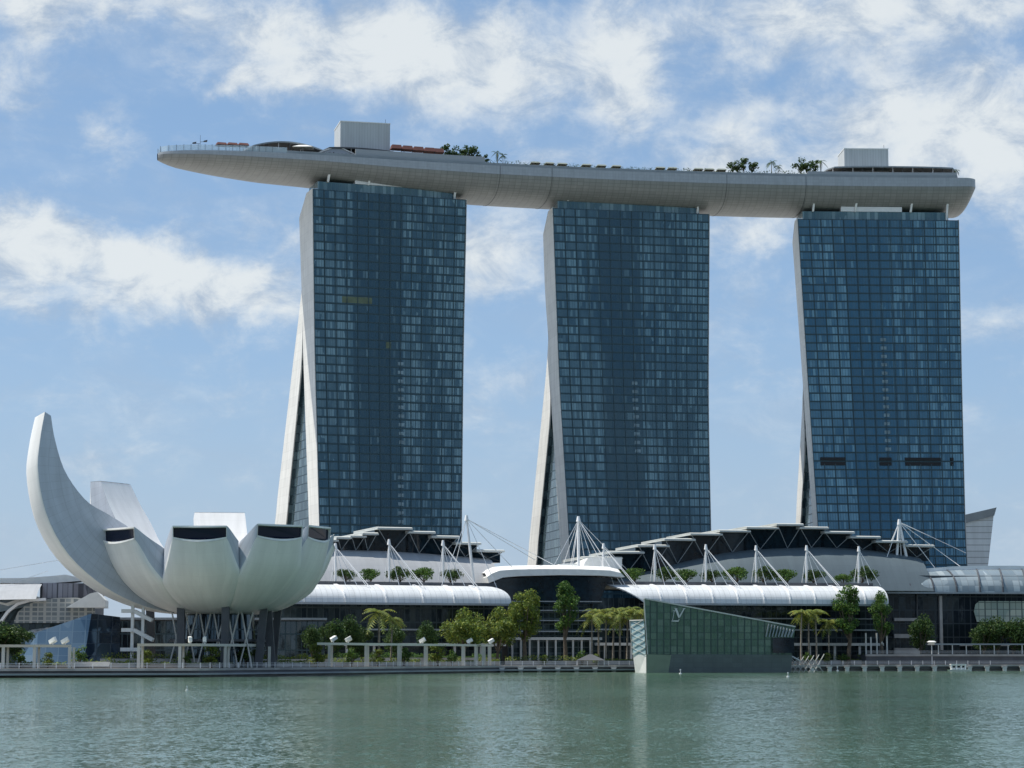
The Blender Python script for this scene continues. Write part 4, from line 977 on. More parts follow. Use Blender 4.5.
mb = MB(); L_ = [Vector((s, 9, z)) for s, z in [(tp_[0][0]-.4, tp_[0][1])]+tp_]
for a, c in zip(L_, L_[1:]): mb.bar(a+Vector((0, 2.5, -.1)), c+Vector((0, 2.5, -.1)), 6, 1.3)
obj('canopy_lip', mb, M['steel'], cg)
for k in range(9):
    px = 911+k*23; s0 = Tt(px, 592)[0]; s1 = Tt(px+9 if px > 960 else px-3, 570)[0]; mb = MB(); pts = []
    for q in range(9):
        t_ = q/8; s = s0+(s1-s0)*t_**2; pts.append(Vector((s, 14-14*math.cos(t_*math.pi/2)-.25, zlow+(tz(s)-zlow)*math.sin(t_*math.pi/2))))
    for a, c in zip(pts, pts[1:]): mb.bar(a, c, .5, .45)
    obj('rib', mb, M['graphite'], cg)
mb = MB(); mb.box(sL, sR_, -.5, .2, zlow-.6, zlow); obj('gutter', mb, M['grey'], cg)
sa_, sb_ = Tt(884, 600)[0], sR_
M['theatre'] = glassmat('theatre_glass', (.008, .012, .018), (.035, .045, .05), 2.2, 5.2, 3, prob=.3, seed=51, frame=(.03, .035, .04), ior=1.45)
mb = MB(); mb.quad((sa_, 3, 2.1), (sb_, 3, 2.1), (sb_, 3, zlow), (sa_, 3, zlow), [(0, 0), (sb_-sa_, 0), (sb_-sa_, zlow), (0, zlow)]); obj('glass_front', mb, M['theatre'], root)
mb = MB(); mb.box(sa_, sb_, 3.2, 50, 2.1, zlow+6); obj('building_body', mb, M['graphite'], root)
for (xa, xb, ya, yb) in ((893, 916, 592, 655), (917, 918.5, 592, 655), (894, 919, 618, 621), (894, 919, 634, 638), (939, 943, 596, 650), (894, 921, 648, 655), (960, 1060, 644, 646)):
    s0, z1 = Tt(xa, ya, 2); s1, z0 = Tt(xb, yb, 2)
    if xb-xa > 20 and yb-ya > 20: continue
    mb = MB(); mb.box(s0, s1, 1.6, 2.9, max(2.1, z0), z1); obj('concrete_frame', mb, M['concrete'], root)
# bright framed window
s0, z1 = Tt(974, 601, 2); s1, z0 = Tt(1060, 622, 2)
M['brightwin'] = glassmat('bright_window', (.34, .42, .36), (.52, .56, .46), 2.3, 2.4, 2, prob=.5, seed=8, frame=(.09, .11, .1), lw=.2, flw=.22, ior=1.45)
mb = MB(); w_ = s1-s0; pts = [(s0+1, z0), (s1, z0), (s1, z1), (s0+2, z1), (s0+.6, z1-1.2), (s0, (z0+z1)/2)]
mb.add([(s, 2.4, z) for s, z in pts], [tuple(range(6))], [[(s-s0+.4, z-z0+.3) for s, z in pts]]); obj('bright_window', mb, M['brightwin'], root)
# A-frame mast
s, z1 = Tt(899.3, 522, 12)
rt = thing('a_frame_mast', 'tall white two-legged mast with stays in front of the right tower', 'mast', FT.w(s, 12, zlow+3), FT.ang); o = Vector((s, 12, zlow+3)); topv = Vector((s, 12, z1))-o
for (bx_, by_) in ((894.5, 589), (910.5, 577)):
    s2, z2 = Tt(bx_, by_, 12); mb = MB(); mb.tube(Vector((s2, 12, z2))-o, topv, .62, .42, 8); obj('leg', mb, M['steel'], rt)
mb = MB(); mb.tube(topv-Vector((0, 0, 1)), topv+Vector((0, 0, 1)), .8, .5); obj('mast_head', mb, M['steel'], rt)
for (tx, ty, td) in ((882, 571, 8), (935, 568, 10), (961, 567, 12), (966, 553, 60), (872, 588, 20), (902, 572, 12)):
    s2, z2 = Tt(tx, ty, td); mb = MB(); mb.tube(topv, Vector((s2, td, z2))-o, .15, n=4); obj('stay', mb, M['steel'], rt)

# pale leaning building far right
Yf = 930
pp = [atY(964, 516, Yf), atY(994.5, 508.3, Yf), atY(985, 575, Yf), atY(964, 575, Yf)]; o = Vector((pp[3].x, Yf, 2.1))
root = thing('leaning_building', 'pale louvred building with a leaning right edge beside the right tower', 'building', o)
L_ = [p-o for p in pp]; lo_z = -2.0
bl, br = L_[3].x, L_[2].x-(L_[1].x-L_[2].x)*.9
mb = MB(); H0, H1 = L_[0].z, L_[1].z
def face(x0, x1, x2, x3, y): return [Vector((x0, y, 0)), Vector((x1, y, 0)), Vector((x2, y, H1)), Vector((x3, y, H0))]
f = face(bl, br, L_[1].x, L_[0].x, 0); g2_ = face(bl, br, L_[1].x, L_[0].x, 30)
mb.quad(*f, [(v.x, v.z) for v in f]); mb.quad(f[1], g2_[1], g2_[2], f[2], [(0, 0), (30, 0), (30, H1), (0, H1)]); mb.quad(*g2_[::-1], [(v.x, v.z) for v in g2_[::-1]]); mb.quad(g2_[0], f[0], f[3], g2_[3], [(0, 0), (30, 0), (30, H1), (0, H1)])
obj('louvred_walls', mb, M['louvre'], root)
mb = MB(); mb.hexa([(L_[0].x-.5, -1, H0-3.2), (L_[1].x-.4, -1, H1-3.2), (L_[1].x-.4, 31, H1-3.2), (L_[0].x-.5, 31, H0-3.2)], [(L_[0].x-.5, -1.4, H0+.3), (L_[1].x+.6, -1.4, H1+.3), (L_[1].x+.6, 31, H1+.3), (L_[0].x-.5, 31, H0+.3)]); obj('roof_cap', mb, M['grey'], root)

# ================================================================== buildings at the left edge
FW = Frame(Xat(-20, 600, 10), 600, R(6))
def Wl(px, py, d=0): return FW.sz(px, py, d)
root = thing('conference_hall', 'low glass hall at the left edge with a thin white wing roof', 'building', (FW.o.x, FW.o.y, 0), FW.ang)
mb = MB(); polyprism(mb, [Wl(-60, 578), Wl(20, 577.5), Wl(50, 575.5), Wl(64, 574), Wl(82, 578), Wl(84, 580), Wl(40, 583.5), Wl(0, 582.5), Wl(-60, 584)], 4, 16); obj('wing_roof', mb, M['white'], root)
M['warmglass'] = glassmat('warm_glass', (.05, .05, .06), (.30, .29, .33), 1.4, 5.2, 3, prob=.8, seed=62, frame=(.06, .06, .07), ior=1.5)
s0, z1 = Wl(42, 583); s1, z0 = Wl(93, 599)
mb = MB(); mb.quad((s0, 0, z0), (s1, 0, z0), (s1, 0, z1), (s0, 0, z1), [(0, 0), (s1-s0, 0), (s1-s0, z1-z0), (0, z1-z0)]); obj('upper_glass', mb, M['warmglass'], root)
mb = MB(); mb.box(s0-.5, s1, .2, 38, 2.1, z1); mb.box(Wl(-60, 590)[0], s0-.5, .2, 38, 2.1, Wl(0, 601)[1]); obj('building_body', mb, M['graphite'], root)
xl = Wl(-60, 590)[0]; mb = MB(); mb.grid([[(xl, -14, Wl(0, 601, -14)[1]), (s0, -14, Wl(0, 599, -14)[1])], [(xl, -9, Wl(0, 592, -9)[1]), (s0, -9, Wl(0, 591, -9)[1])], [(xl, 0, Wl(0, 584.5, 0)[1]), (s0, 0, Wl(0, 584, 0)[1])]], [[(0, 0), (40, 0)], [(0, 12), (40, 12)], [(0, 24), (40, 24)]]); obj('curved_roof', mb, M['slopewall'], root)
mb = MB(); s00, zz0 = Wl(-60, 650, -1); mb.quad((s00, -.6, 2.1), (s1, -.6, 2.1), (s1, -.6, z0), (s00, -.6, z0), [(0, 0), (s1-s00, 0), (s1-s00, z0), (0, z0)]); obj('lower_glass', mb, M['hall'], root)
# vaulted skylights, one behind another
M['vault'] = glassmat('vault_glass', (.14, .16, .17), (.25, .27, .27), 1.8, 1.2, 2, prob=.6, seed=31, frame=(.36, .36, .34), lw=.3, flw=.34, ior=1.45)
def vault(pts_px, pts_low, d0, d1, nm, mat, par):
    a_ = [Wl(px, py, d0) for px, py in pts_px]; mb = MB(); rows = []; uvs = []
    for k in range(6):
        d = d0+(d1-d0)*k/5; r2 = []; u2 = []; L = 0
        for i, (s, z) in enumerate(a_):
            if i: L += math.hypot(s-a_[i-1][0], z-a_[i-1][1])
            r2.append((s, d, z)); u2.append((L, d))
        rows.append(r2); uvs.append(u2)
    mb.grid(rows, uvs, smooth=False)
    low = [Wl(px, py, d0) for px, py in pts_low]; polyprism(mb, a_+low[::-1], d0, d0+.3)
    for fi in range(len(mb.f)): mb.uv.setdefault(fi, [(mb.v[k][0], mb.v[k][2]) for k in mb.f[fi]])
    return obj(nm, mb, mat, par)
vault([(14, 621), (18, 612), (26, 605), (38, 600.5), (55, 598), (75, 597.5), (95, 600)], [(14, 623), (95, 623)], -9, -1.2, 'glass_vault', M['vault'], root)
vault([(-40, 612), (-20, 605), (0, 600.5), (18, 597), (36, 597), (44, 599)], [(-40, 620), (44, 603)], -6, -1, 'glass_vault', M['archglass'], root)
mb = MB(); L_ = [Wl(*p, -9.6) for p in ((1, 622), (8, 612), (18, 604), (30, 600.5), (46, 599.3))]
for a, c in zip(L_, L_[1:]): mb.bar((a[0], -10, a[1]), (c[0], -10, c[1]), 2.2, .7)
obj('white_arch_rib', mb, M['steel'], root)
mb = MB(); polyprism(mb, [Wl(66, 607.5, -12), Wl(90, 593.5, -12), Wl(97, 591.8, -12), Wl(105, 600, -12), Wl(105, 607.5, -12)], -12, 0); obj('white_gable', mb, M['white'], root)
mb = MB(); polyprism(mb, [Wl(-30, 596, -7), Wl(6, 603.2, -7), Wl(22, 597.6, -7), Wl(38, 596.5, -7), Wl(38, 597.8, -7), Wl(24, 600.5, -7), Wl(8, 606, -7)], -7, -2); obj('white_rib', mb, M['white'], root)
for (a_, c_) in (((-30, 598), (48, 571)), ((-30, 575), (60, 560)), ((-20, 610), (44, 583))):
    p = Wl(*a_, -5); q = Wl(*c_, 6); mb = MB(); mb.tube((p[0], -5, p[1]), (q[0], 6, q[1]), .09, n=4); obj('stay', mb, M['steel'], root)
# faceted glass pavilion
Yg = 553; 
def G(px, py, Y=Yg): return atY(px, py, Y)
o = G(60, 655); o.z = 2.1
root = thing('faceted_pavilion', 'small faceted blue glass pavilion with one sloping point in front of the left hall', 'pavilion', o)
M['facet'] = glassmat('facet_glass', (.10, .17, .25), (.19, .27, .35), 3.2, 3.0, 1, prob=.6, seed=71, frame=(.15, .22, .29), lw=.1, flw=.1, ior=1.6)
M['facetdark'] = glassmat('facet_dark', (.008, .016, .035), (.02, .04, .07), 3, 3, 1, prob=.5, seed=73, frame=(.02, .03, .05), lw=.1, flw=.1)
p1, p2, p3, p4 = G(16, 637), G(91.5, 613.5), G(83, 651, Yg-3), G(16, 653)
q5, q6 = G(120, 617, Yg+7), G(121, 653, Yg+4); q7 = G(38, 632, Yg-1)
def fac(name, ps, mat):
    mb = MB(); vs = []
    for p in ps:
        v = p-o
        vs.append(v)
    mb.add(vs, [tuple(range(len(vs)))], [[(v.x, v.z) for v in vs]]); obj(name, mb, mat, root)
def gz(p): q = p.copy(); q.z = 2.1; return q
fac('left_facet', [gz(p1), gz(q7+Vector((0, -2, 0))), q7, p1], M['facet'])
fac('front_facet', [gz(q7+Vector((0, -2, 0))), gz(p3), p2, q7], M['facet'])
fac('dark_facet', [gz(p3), gz(q6), q5, p2], M['facetdark'])
b1, b2 = G(30, 630, Yg+14), G(100, 622, Yg+16)
fac('roof_facet', [p1, q7, p2, q5, b2, b1], M['facetdark'])
fac('rear_facet', [gz(q6), gz(b2), gz(b1), gz(p1), p1, b1, b2, q5], M['facetdark'])
# ================================================================== museum annex behind the lotus
o = atY(100, 640, 612); o.z = 2.1
root = thing('museum_annex', 'low dark glazed block half hidden behind the lotus museum', 'building', o, R(8))
mb = MB(); mb.quad((0, 0, 0), (62, 0, 0), (62, 0, 12.5), (0, 0, 12.5), [(0, 0), (62, 0), (62, 12.5), (0, 12.5)]); obj('glass_front', mb, M['lobby'], root)
mb = MB(); mb.box(-.1, 62.1, .2, 14, 0, 12.9); obj('building_body', mb, M['graphite'], root)
mb = MB(); mb.box(-.5, 62.5, -1.2, 14.5, 12.9, 13.5); obj('roof_slab', mb, M['grey'], root)

# ================================================================== trees
def leaves(rng, clumps, n, size, flat=.0):
    mb = MB()
    tw = sum(c[3] for c in clumps)
    for (x, y, z, r_, ) in clumps:
        for _ in range(int(n*r_/tw)):
            while True:
                v = Vector((rng.uniform(-1, 1), rng.uniform(-1, 1), rng.uniform(-1, 1)))
                if .25 < v.length < 1: break
            p = Vector((x, y, z))+Vector((v.x*r_, v.y*r_, v.z*r_*(.75-flat)))
            a = Vector((rng.gauss(0, 1), rng.gauss(0, 1), rng.gauss(0, .7))).normalized(); b_ = a.cross(Vector((rng.gauss(0, 1), rng.gauss(0, 1), rng.gauss(0, 1)))).normalized()
            s_ = size*rng.uniform(.6, 1.3)
            mb.add([p-a*s_*.5, p+b_*s_*.32, p+a*s_*.5, p-b_*s_*.32], [(0, 1, 2, 3)])
    return mb
def broadleaf(name, seed, H, W, trunk, n, size, mat, shape='round', clump=None):
    """one unit tree: trunk with limbs, leafy crown between trunk height and H"""
    rng = random.Random(seed); root = thing(name, None, None)
    cz = (H+trunk)/2; rz = (H-trunk)/2; cl = []
    k = clump or 16
    for i in range(k):
        while True:
            v = Vector((rng.uniform(-1, 1), rng.uniform(-1, 1), rng.uniform(-1, 1)))
            if v.length < 1: break
        if v.length > 0: v = v*(.55+.45*rng.random())/max(v.length, .45)
        r_ = W*.5*rng.uniform(.26, .44)
        wz = 1-.35*max(0, v.z) if shape == 'round' else (1-.25*abs(v.z))
        cl.append((v.x*(W*.5-r_*.8)*wz, v.y*(W*.5-r_*.8)*wz, cz+v.z*(rz-r_*.6), r_))
    mb = MB(); r0 = .03*H+.08; bend = (rng.uniform(-.04, .04)*H, 0)
    mb.path([Vector((0, 0, 0)), Vector((bend[0]*.4, 0, trunk*.6)), Vector((bend[0], 0, trunk*1.05)), Vector((bend[0]*.8, 0, cz))], [r0, r0*.75, r0*.6, r0*.3])
    for (x, y, z, r_) in cl[:8]: mb.path([Vector((bend[0], 0, trunk*rng.uniform(.75, 1.1))), Vector((x*.55, y*.55, (z+trunk)/2)), Vector((x, y, z))], [r0*.4, r0*.26, r0*.1], 5)
    obj('trunk', mb, M['bark'], root)
    obj('crown', leaves(rng, cl, n, size), mat, root)
    return root
def palm(name, seed, H, fr_len, mat, nf=16, tr=.16):
    rng = random.Random(seed); root = thing(name, None, None); mb = MB()
    lean = rng.uniform(-.04, .04)*H
    mb.path([Vector((0, 0, 0)), Vector((lean*.3, 0, H*.5)), Vector((lean, 0, H))], [tr*1.3, tr, tr*.8], 6); obj('trunk', mb, M['palmbark'], root)
    mb = MB()
    for i in range(nf):
        a = 2*math.pi*i/nf*1.618*1.9+rng.uniform(-.2, .2); up = rng.uniform(-.35, 1.15); L = fr_len*rng.uniform(.8, 1.1)
        dirh = Vector((math.cos(a), math.sin(a), 0)); side = Vector((-math.sin(a), math.cos(a), 0)); pts = []
        for k in range(7):
            t_ = k/6; pts.append(Vector((lean, 0, H))+dirh*L*(t_*math.cos(up*.6))+Vector((0, 0, L*(math.sin(up)*t_-.75*t_*t_))))
        for k in range(6):
            for sg in (-1, 1):
                for q in (0, .5):
                    p = pts[k].lerp(pts[k+1], q); wl_ = L*.26*math.sin(math.pi*min(.97, (k+q)/6*.86+.12))
                    tip = p+side*sg*wl_+(pts[k+1]-pts[k])*.5-Vector((0, 0, wl_*.45)); e = (pts[k+1]-pts[k])*.42
                    mb.add([p, p+e, tip], [(0, 1, 2)])
    obj('crown', mb, mat, root); return root
def place(proto, used, loc, rz, sc, label, cat, group=None):
    r_ = proto if proto.name not in used else copy_tree(proto)
    used.add(proto.name); r_.location = loc; r_.rotation_euler = (0, 0, rz); r_.scale = sc if isinstance(sc, tuple) else (sc, sc, sc)
    tag(r_, label, cat, group); return r_
used = set(); rng = random.Random(11)
TT = [broadleaf('terrace_tree', 100+i, 6.2, 9.6, 1.5, 1500, .55, M['leaf'] if i % 2 else M['leafdark'], clump=12) for i in range(4)]
def side(px): return '%s from the left' % px
for i, (px, k) in enumerate(((345.5, .95), (371, 1.0), (400, 1.08), (424.5, 1.12), (450.5, 1.03))):
    s, z = FL.sz(px, 580, 13); place(TT[i % 4], used, FL.w(s, 13, FL.sz(400, 585, 9)[1]-.4), i*1.3, k, 'round green tree on the left hall terrace, %s from the left' % ORD[i], 'tree', 'round trees along the left hall terrace')
for i, (px, k) in enumerate(((603, .95), (617, 1.0), (635.5, 1.1), (664.5, 1.12), (687.5, 1.05), (712.5, 1.0), (738, 1.22), (764, 1.2), (788, 1.1), (814, 1.05), (844, .85), (863, 1.25))):
    s, z = FR.sz(px, 580, 13); place(TT[(i*3+1) % 4], used, FR.w(s, 13.5, FR.sz(750, 585.5, 9)[1]-.4), i*1.7, k, 'round dark green tree on the right hall terrace, %s from the left' % ORD[i], 'tree', 'round trees along the right hall terrace')
# sky-deck garden
DTR = [broadleaf('roof_garden_tree', 200+i, 6, 5.8, 1.2, 420, .6, M['leafdark'], clump=8) for i in range(3)]
DP = palm('roof_garden_palm', 31, 5.2, 2.6, M['leafdark'], 12, .14)
for i, (px, k) in enumerate(((446, .95), (451, .8), (457, 1.0), (463, .8), (469, 1.15), (476, .85), (486, .55), (733, .8), (738, .85), (744, .95), (752, .85), (801, 1.1), (807, .7), (815, 1.0))):
    X, P, t, n = deck_pt(px, ZD, 4+(i % 3)); place(DTR[i % 3], used, P+Vector((0, 0, .8)), i, k*1.35, 'small dark tree in the sky deck garden, %s of its kind from the left' % ORD[i], 'tree', 'small trees on the sky deck')
for i, (px, k) in enumerate(((497.5, .95), (503, .8), (771.5, 1.0), (778, .75), (821, 1.15), (957, .6))):
    X, P, t, n = deck_pt(px, ZD, 4); place(DP, used, P+Vector((0, 0, .6)), i*1.1, k*1.1, 'small palm on the sky deck, %s palm from the left' % ORD[i], 'palm tree', 'palms on the sky deck')
def hedge(name, label, cat, pts, h, w_, mat, size=.45, dens=14, z=2.1):
    rg = random.Random(len(label)); mb = MB()
    for a, c in zip(pts, pts[1:]):
        L = (c-a).length; d = (c-a).normalized(); nn = Vector((-d.y, d.x, 0))
        for _ in range(int(L*dens*h)):
            u = rg.random(); q = rg.uniform(-1, 1); hz = rg.random()**.5*h*(.72+.28*math.sin(u*L*.7+3*q)); p = a+d*L*u+nn*q*w_*.5*(1-.25*(hz/h)); p = Vector((p.x, p.y, z+hz))
            e = Vector((rg.gauss(0, 1), rg.gauss(0, 1), rg.gauss(0, 1))).normalized(); f_ = e.cross(Vector((rg.gauss(0, 1), rg.gauss(0, 1), 1))).normalized(); s_ = size*rg.uniform(.6, 1.3)
            mb.add([p-e*s_*.5, p+f_*s_*.35, p+e*s_*.5, p-f_*s_*.35], [(0, 1, 2, 3)])
    return tag(obj(name, mb, mat), label, cat)
def dline(pxs, z, off): return [deck_pt(px, z, off)[1] for px in pxs]
h_ = hedge('roof_hedge', 'clipped dark hedge on the sky deck above the middle tower', 'hedge', dline([608, 620, 632, 645, 652], ZD, 3), 2.6, 3, M['leafdark'], .5, 12, ZD)
hedge('roof_hedge', 'low dark shrubs on the sky deck between the first tower and the gap', 'hedge', dline([478, 490, 505, 524, 560, 605], ZD, 2), 2.7, 2.5, M['leafdark'], .5, 9, ZD)
hedge('roof_hedge', 'low shrubs on the sky deck between the middle and right towers', 'hedge', dline([655, 690, 730, 758, 775, 795, 828], ZD, 2), 2.7, 2.5, M['leafdark'], .5, 9, ZD)

# trees on the waterfront: column, Y, height row, width px
def wf(px, ytop, dY, proto, hproto, label, cat='tree', group=None, wk=1.0, rz=None):
    X = Xat(px, shoreY(Xat(px, 620, 4))+dY, 4); Y = shoreY(X)+dY; X = Xat(px, Y, 6)
    H = zat(ytop, Y)-2.1; k = H/hproto
    return place(proto, used, Vector((X, Y, 2.1)), rz if rz is not None else rng.uniform(0, 6), (k*wk, k*wk, k), label, cat, group)
BT = broadleaf('waterfront_tree', 301, 12, 11.5, 2.6, 5200, .5, M['leafolive'], clump=22)
BT2 = broadleaf('waterfront_tree', 302, 18, 10.5, 5.5, 6500, .5, M['leafolive'], 'tall', clump=26)
BT3 = broadleaf('waterfront_tree', 303, 20, 9, 6.5, 4600, .5, M['leaf'], 'tall', clump=22)
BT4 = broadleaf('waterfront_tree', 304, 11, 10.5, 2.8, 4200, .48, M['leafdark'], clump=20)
wf(463, 607, 22, BT, 12, 'broad olive-green tree in front of the right end of the left hall', wk=1.0)
wf(497, 606, 26, BT, 12, 'rounded olive tree just left of the tall tree in front of the entrance pavilion', wk=.9)
wf(525, 586, 20, BT2, 18, 'tall full olive tree in front of the left part of the entrance pavilion', wk=.92)
wf(566, 579, 24, BT3, 20, 'tall slim tree with a high dark crown in front of the entrance pavilion', wk=.9, rz=1)
wf(848, 583, 12, BT3, 20, 'tall slim tree rising before the right end of the right hall', wk=1.0, rz=3)
wf(882.5, 589, 12, BT3, 20, 'dark tall tree where the right hall meets the arched glass canopy', wk=.85, rz=5)
wf(921, 611, 22, BT4, 11, 'small dark tree in front of the concrete frames at right', wk=.75)
for i, (px, yt) in enumerate(((984, 616), (998, 613), (1013, 615), (1028, 613))): wf(px, yt, 26, BT4, 11, 'dark tree below the bright window at right, %s of the row from the left' % ORD[i], group='dark trees below the bright window', wk=.85)
wf(-3, 618, 16, BT4, 11, 'dark rounded tree at the left edge, cut by the frame', wk=1.3)
wf(19, 622, 18, BT4, 11, 'dark green tree beside the faceted blue pavilion', wk=1.0)
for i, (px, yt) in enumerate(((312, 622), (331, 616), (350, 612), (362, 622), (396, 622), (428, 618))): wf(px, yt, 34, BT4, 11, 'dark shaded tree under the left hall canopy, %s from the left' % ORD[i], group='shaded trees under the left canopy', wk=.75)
PT = [palm('palm_tree', 401, 9, 3.3, M['leafpalm'], 18, .17), palm('palm_tree', 402, 9.5, 3.1, M['leafpalm'], 17, .16)]
for i, (px, yt) in enumerate(((379, 610), (391, 620))): wf(px, yt-1, 20, PT[i], 9.7, 'yellow-green palm in front of the left hall, %s' % ('the taller of two' if i == 0 else 'the shorter of two'), 'palm tree', 'two palms in front of the left hall', 1.15)
for i, (px, yt) in enumerate(((592, 613), (599, 610), (606, 612), (613, 609), (620, 610), (627, 608), (634, 609), (641, 611))): wf(px, yt-3, 16+5*(i % 2), PT[i % 2], 10.4, 'palm in the row left of the crystal pavilion, %s from the left' % ORD[i], 'palm tree', 'palm row left of the crystal pavilion')
for i, (px, yt) in enumerate(((801, 611), (809, 609), (817, 611), (829, 619))): wf(px, yt-3, 8+4*(i % 2), PT[(i+1) % 2], 10.4, 'palm right of the crystal pavilion, %s from the left' % ORD[i], 'palm tree', 'palms right of the crystal pavilion')

# shrubs and planters
def P(px, Y): return Vector((Xat(px, Y, 3), Y, 0))
def sline(pa, pb, off, n_=6):
    out = []
    for k in range(n_+1):
        px = pa+(pb-pa)*k/n_; X = Xat(px, shoreY(Xat(px, 600, 3))+off, 3); Y = shoreY(X)+off; out.append(Vector((Xat(px, Y, 3), Y, 0)))
    return out
def planter(pa, pb, off, h, label, hh=.7, mat='leafolive', bmat='concrete', w_=3):
    h *= .75; hh *= 1.6
    ln = sline(pa, pb, off); root = thing('planter', label, 'planter', (ln[0].x, ln[0].y, 2.1))
    mb = MB(); r0 = [q-ln[0] for q in ln]
    for a, c in zip(r0, r0[1:]):
        mb.hexa([a, c, c+Vector((0, w_, 0)), a+Vector((0, w_, 0))], [v+Vector((0, 0, h)) for v in (a, c, c+Vector((0, w_, 0)), a+Vector((0, w_, 0)))])
    obj('planter_wall', mb, M[bmat], root)
    rg = random.Random(int(pa)); mb = MB()
    for a, c in zip(r0, r0[1:]):
        for _ in range(int((c-a).length*26)):
            p = a.lerp(c, rg.random())+Vector((0, rg.uniform(.3, w_-.2), h+rg.random()*hh*(.6+.4*math.sin(a.x+rg.random()))))
            e = Vector((rg.gauss(0, 1), rg.gauss(0, 1), rg.gauss(0, 1))).normalized(); f_ = e.cross(Vector((rg.gauss(0, 1), rg.gauss(0, 1), 1))).normalized(); s_ = .45*rg.uniform(.6, 1.3)
            mb.add([p-e*s_*.5, p+f_*s_*.35, p+e*s_*.5, p-f_*s_*.35], [(0, 1, 2, 3)])
    tag(obj('ground_cover', mb, M[mat], root), kind='stuff')
planter(-20, 66, 14, 1.2, 'long low planter behind the leftmost pergola', 1.0)
planter(70, 135, 18, 1.5, 'low planter in front of the faceted blue pavilion', .9)
planter(100, 262, 30, 3.0, 'raised planting terrace below the lotus museum', 1.0)
planter(140, 232, 14, 1.3, 'low planter behind the middle pergola', .8)
planter(236, 318, 16, 1.4, 'low planter between the middle and right pergolas', .8)
planter(262, 330, 28, 2.8, 'raised planting bed right of the lotus museum', .9)
planter(330, 420, 15, 1.5, 'low planter behind the left half of the long curved pergola', .9)
planter(424, 500, 17, 1.6, 'low planter behind the right half of the long curved pergola', .9)
planter(330, 500, 32, 3.2, 'raised green terrace before the left hall', 1.0, 'leaf')
planter(505, 640, 12, 1.9, 'long raised bed in front of the entrance pavilion', 1.1)
planter(800, 870, 13, 2.0, 'raised bed right of the crystal pavilion', 1.4)
SB = [broadleaf('shrub', 500+i, 4.6, 4.4, .5, 700, .42, M['leafolive'] if i else M['leaf'], clump=12) for i in range(2)]
for i, (px, yt, lb) in enumerate(((20, 648, 'behind the leftmost pergola, near the frame edge'), (48, 650, 'dark, between two posts of the leftmost pergola'), (79.5, 643, 'upright and bushy, right of the leftmost pergola'), (146, 647, 'at the left end of the middle pergola'), (185, 648, 'behind the middle pergola, near its second post'),
        (212, 641, 'behind the middle pergola under the lotus museum'), (246, 641, 'at the right end of the middle pergola'), (318, 639, 'large, at the left end of the long curved pergola'), (352, 645, 'behind the long pergola, second from its left end'), (378, 646, 'under the two palms'), (404, 644, 'behind the middle of the long pergola'),
        (438, 640, 'tall, right of the middle of the long pergola'), (452, 648, 'low, near the right posts of the long pergola'), (545, 653, 'small, in the bed before the entrance pavilion'), (582, 648, 'beside the grey tent'), (596, 652, 'low, right of the grey tent'), (808, 650, 'just right of the gangway'), (827, 651, 'under the lowest palm right of the crystal pavilion'), (845, 652, 'at the foot of the tall slim tree at right'), (868, 653, 'before the concrete frames at right'))):
    wf(px, yt, 11, SB[i % 2], 4.6, 'shrub '+lb, 'shrub', 'shrubs along the promenade', .9)

# ================================================================== promenade furniture
# quay wall: dark fascia with a pale edge beam, shadow gap below
q = thing('quay_wall', 'dark quay wall with a pale edge beam along the waterline', 'quay wall', (0, 0, 0))
def ribbon(pts, off0, off1, z0, z1):
    mb = MB()
    for a, c in zip(pts, pts[1:]):
        mb.hexa([a+Vector((0, off0, z0)), c+Vector((0, off0, z0)), c+Vector((0, off1, z0)), a+Vector((0, off1, z0))], [a+Vector((0, off0, z1)), c+Vector((0, off0, z1)), c+Vector((0, off1, z1)), a+Vector((0, off1, z1))])
    return mb
SP = [Vector((x, y, 0)) for x, y in SHX]
obj('edge_beam', ribbon(SP, -1.6, -.05, 1.55, 2.12), M['concrete'], q)
obj('fender_band', ribbon(SP, -1.0, -.04, .75, 1.5), M['graphite'], q)
obj('lower_ledge', ribbon([p for p in SP if p.x < 45], -3.4, -1.05, .55, .95), M['grey'], q)
def shore_pts(pa, pb, step_px, off, z=2.1):
    px = pa; out = []
    while px <= pb:
        X = Xat(px, shoreY(Xat(px, 600, 3)), 3); Y = shoreY(X)+off; out.append((px, Vector((Xat(px, Y, 2), Y, z)))); px += step_px
    return out
pm = MB(); pm.hexa([(-.9, -.5, 1.2), (.9, -.5, 1.2), (.9, .8, 1.2), (-.9, .8, 1.2)], [(-.9, -.5, 1.5), (.9, -.5, 1.5), (.9, .8, 1.5), (-.9, .8, 1.5)]); pm.hexa([(-.5, -.7, -1), (.5, -.7, -1), (.5, .7, -1), (-.5, .7, -1)], [(-.7, -.5, 1.2), (.7, -.5, 1.2), (.7, .8, 1.2), (-.7, .8, 1.2)])
pme = pm.mesh('pile_cap', M['concrete_light'])
for i, (px, p) in enumerate(shore_pts(502, 632, 18.6, -1.9, 0)+shore_pts(812, 1034, 17.5, -1.9, 0)):
    obj('pile', pme, None, q, p)
# railing
rl = thing('railing', 'thin pale railing along the edge of the promenade', 'railing', (0, 0, 0))
ps = []
for a, c in zip(SP, SP[1:]):
    L = (c-a).length; nn = max(1, int(L/4))
    for k in range(nn):
        p = a.lerp(c, k/nn)
        if -125 < p.x < 215: ps.append(p)
for z in (2.55, 2.85, 3.25): obj('rail', ribbon([p for p in ps], .35, .42, z, z+.06), M['steel'], rl)
pt = MB(); pt.box(-.07, .07, .3, .46, 2.1, 3.4); pt.box(-.12, .12, .28, .48, 3.3, 3.42); pme = pt.mesh('rail_post', M['steel'])
for p in ps[:98]: obj('rail_post', pme, None, rl, p)
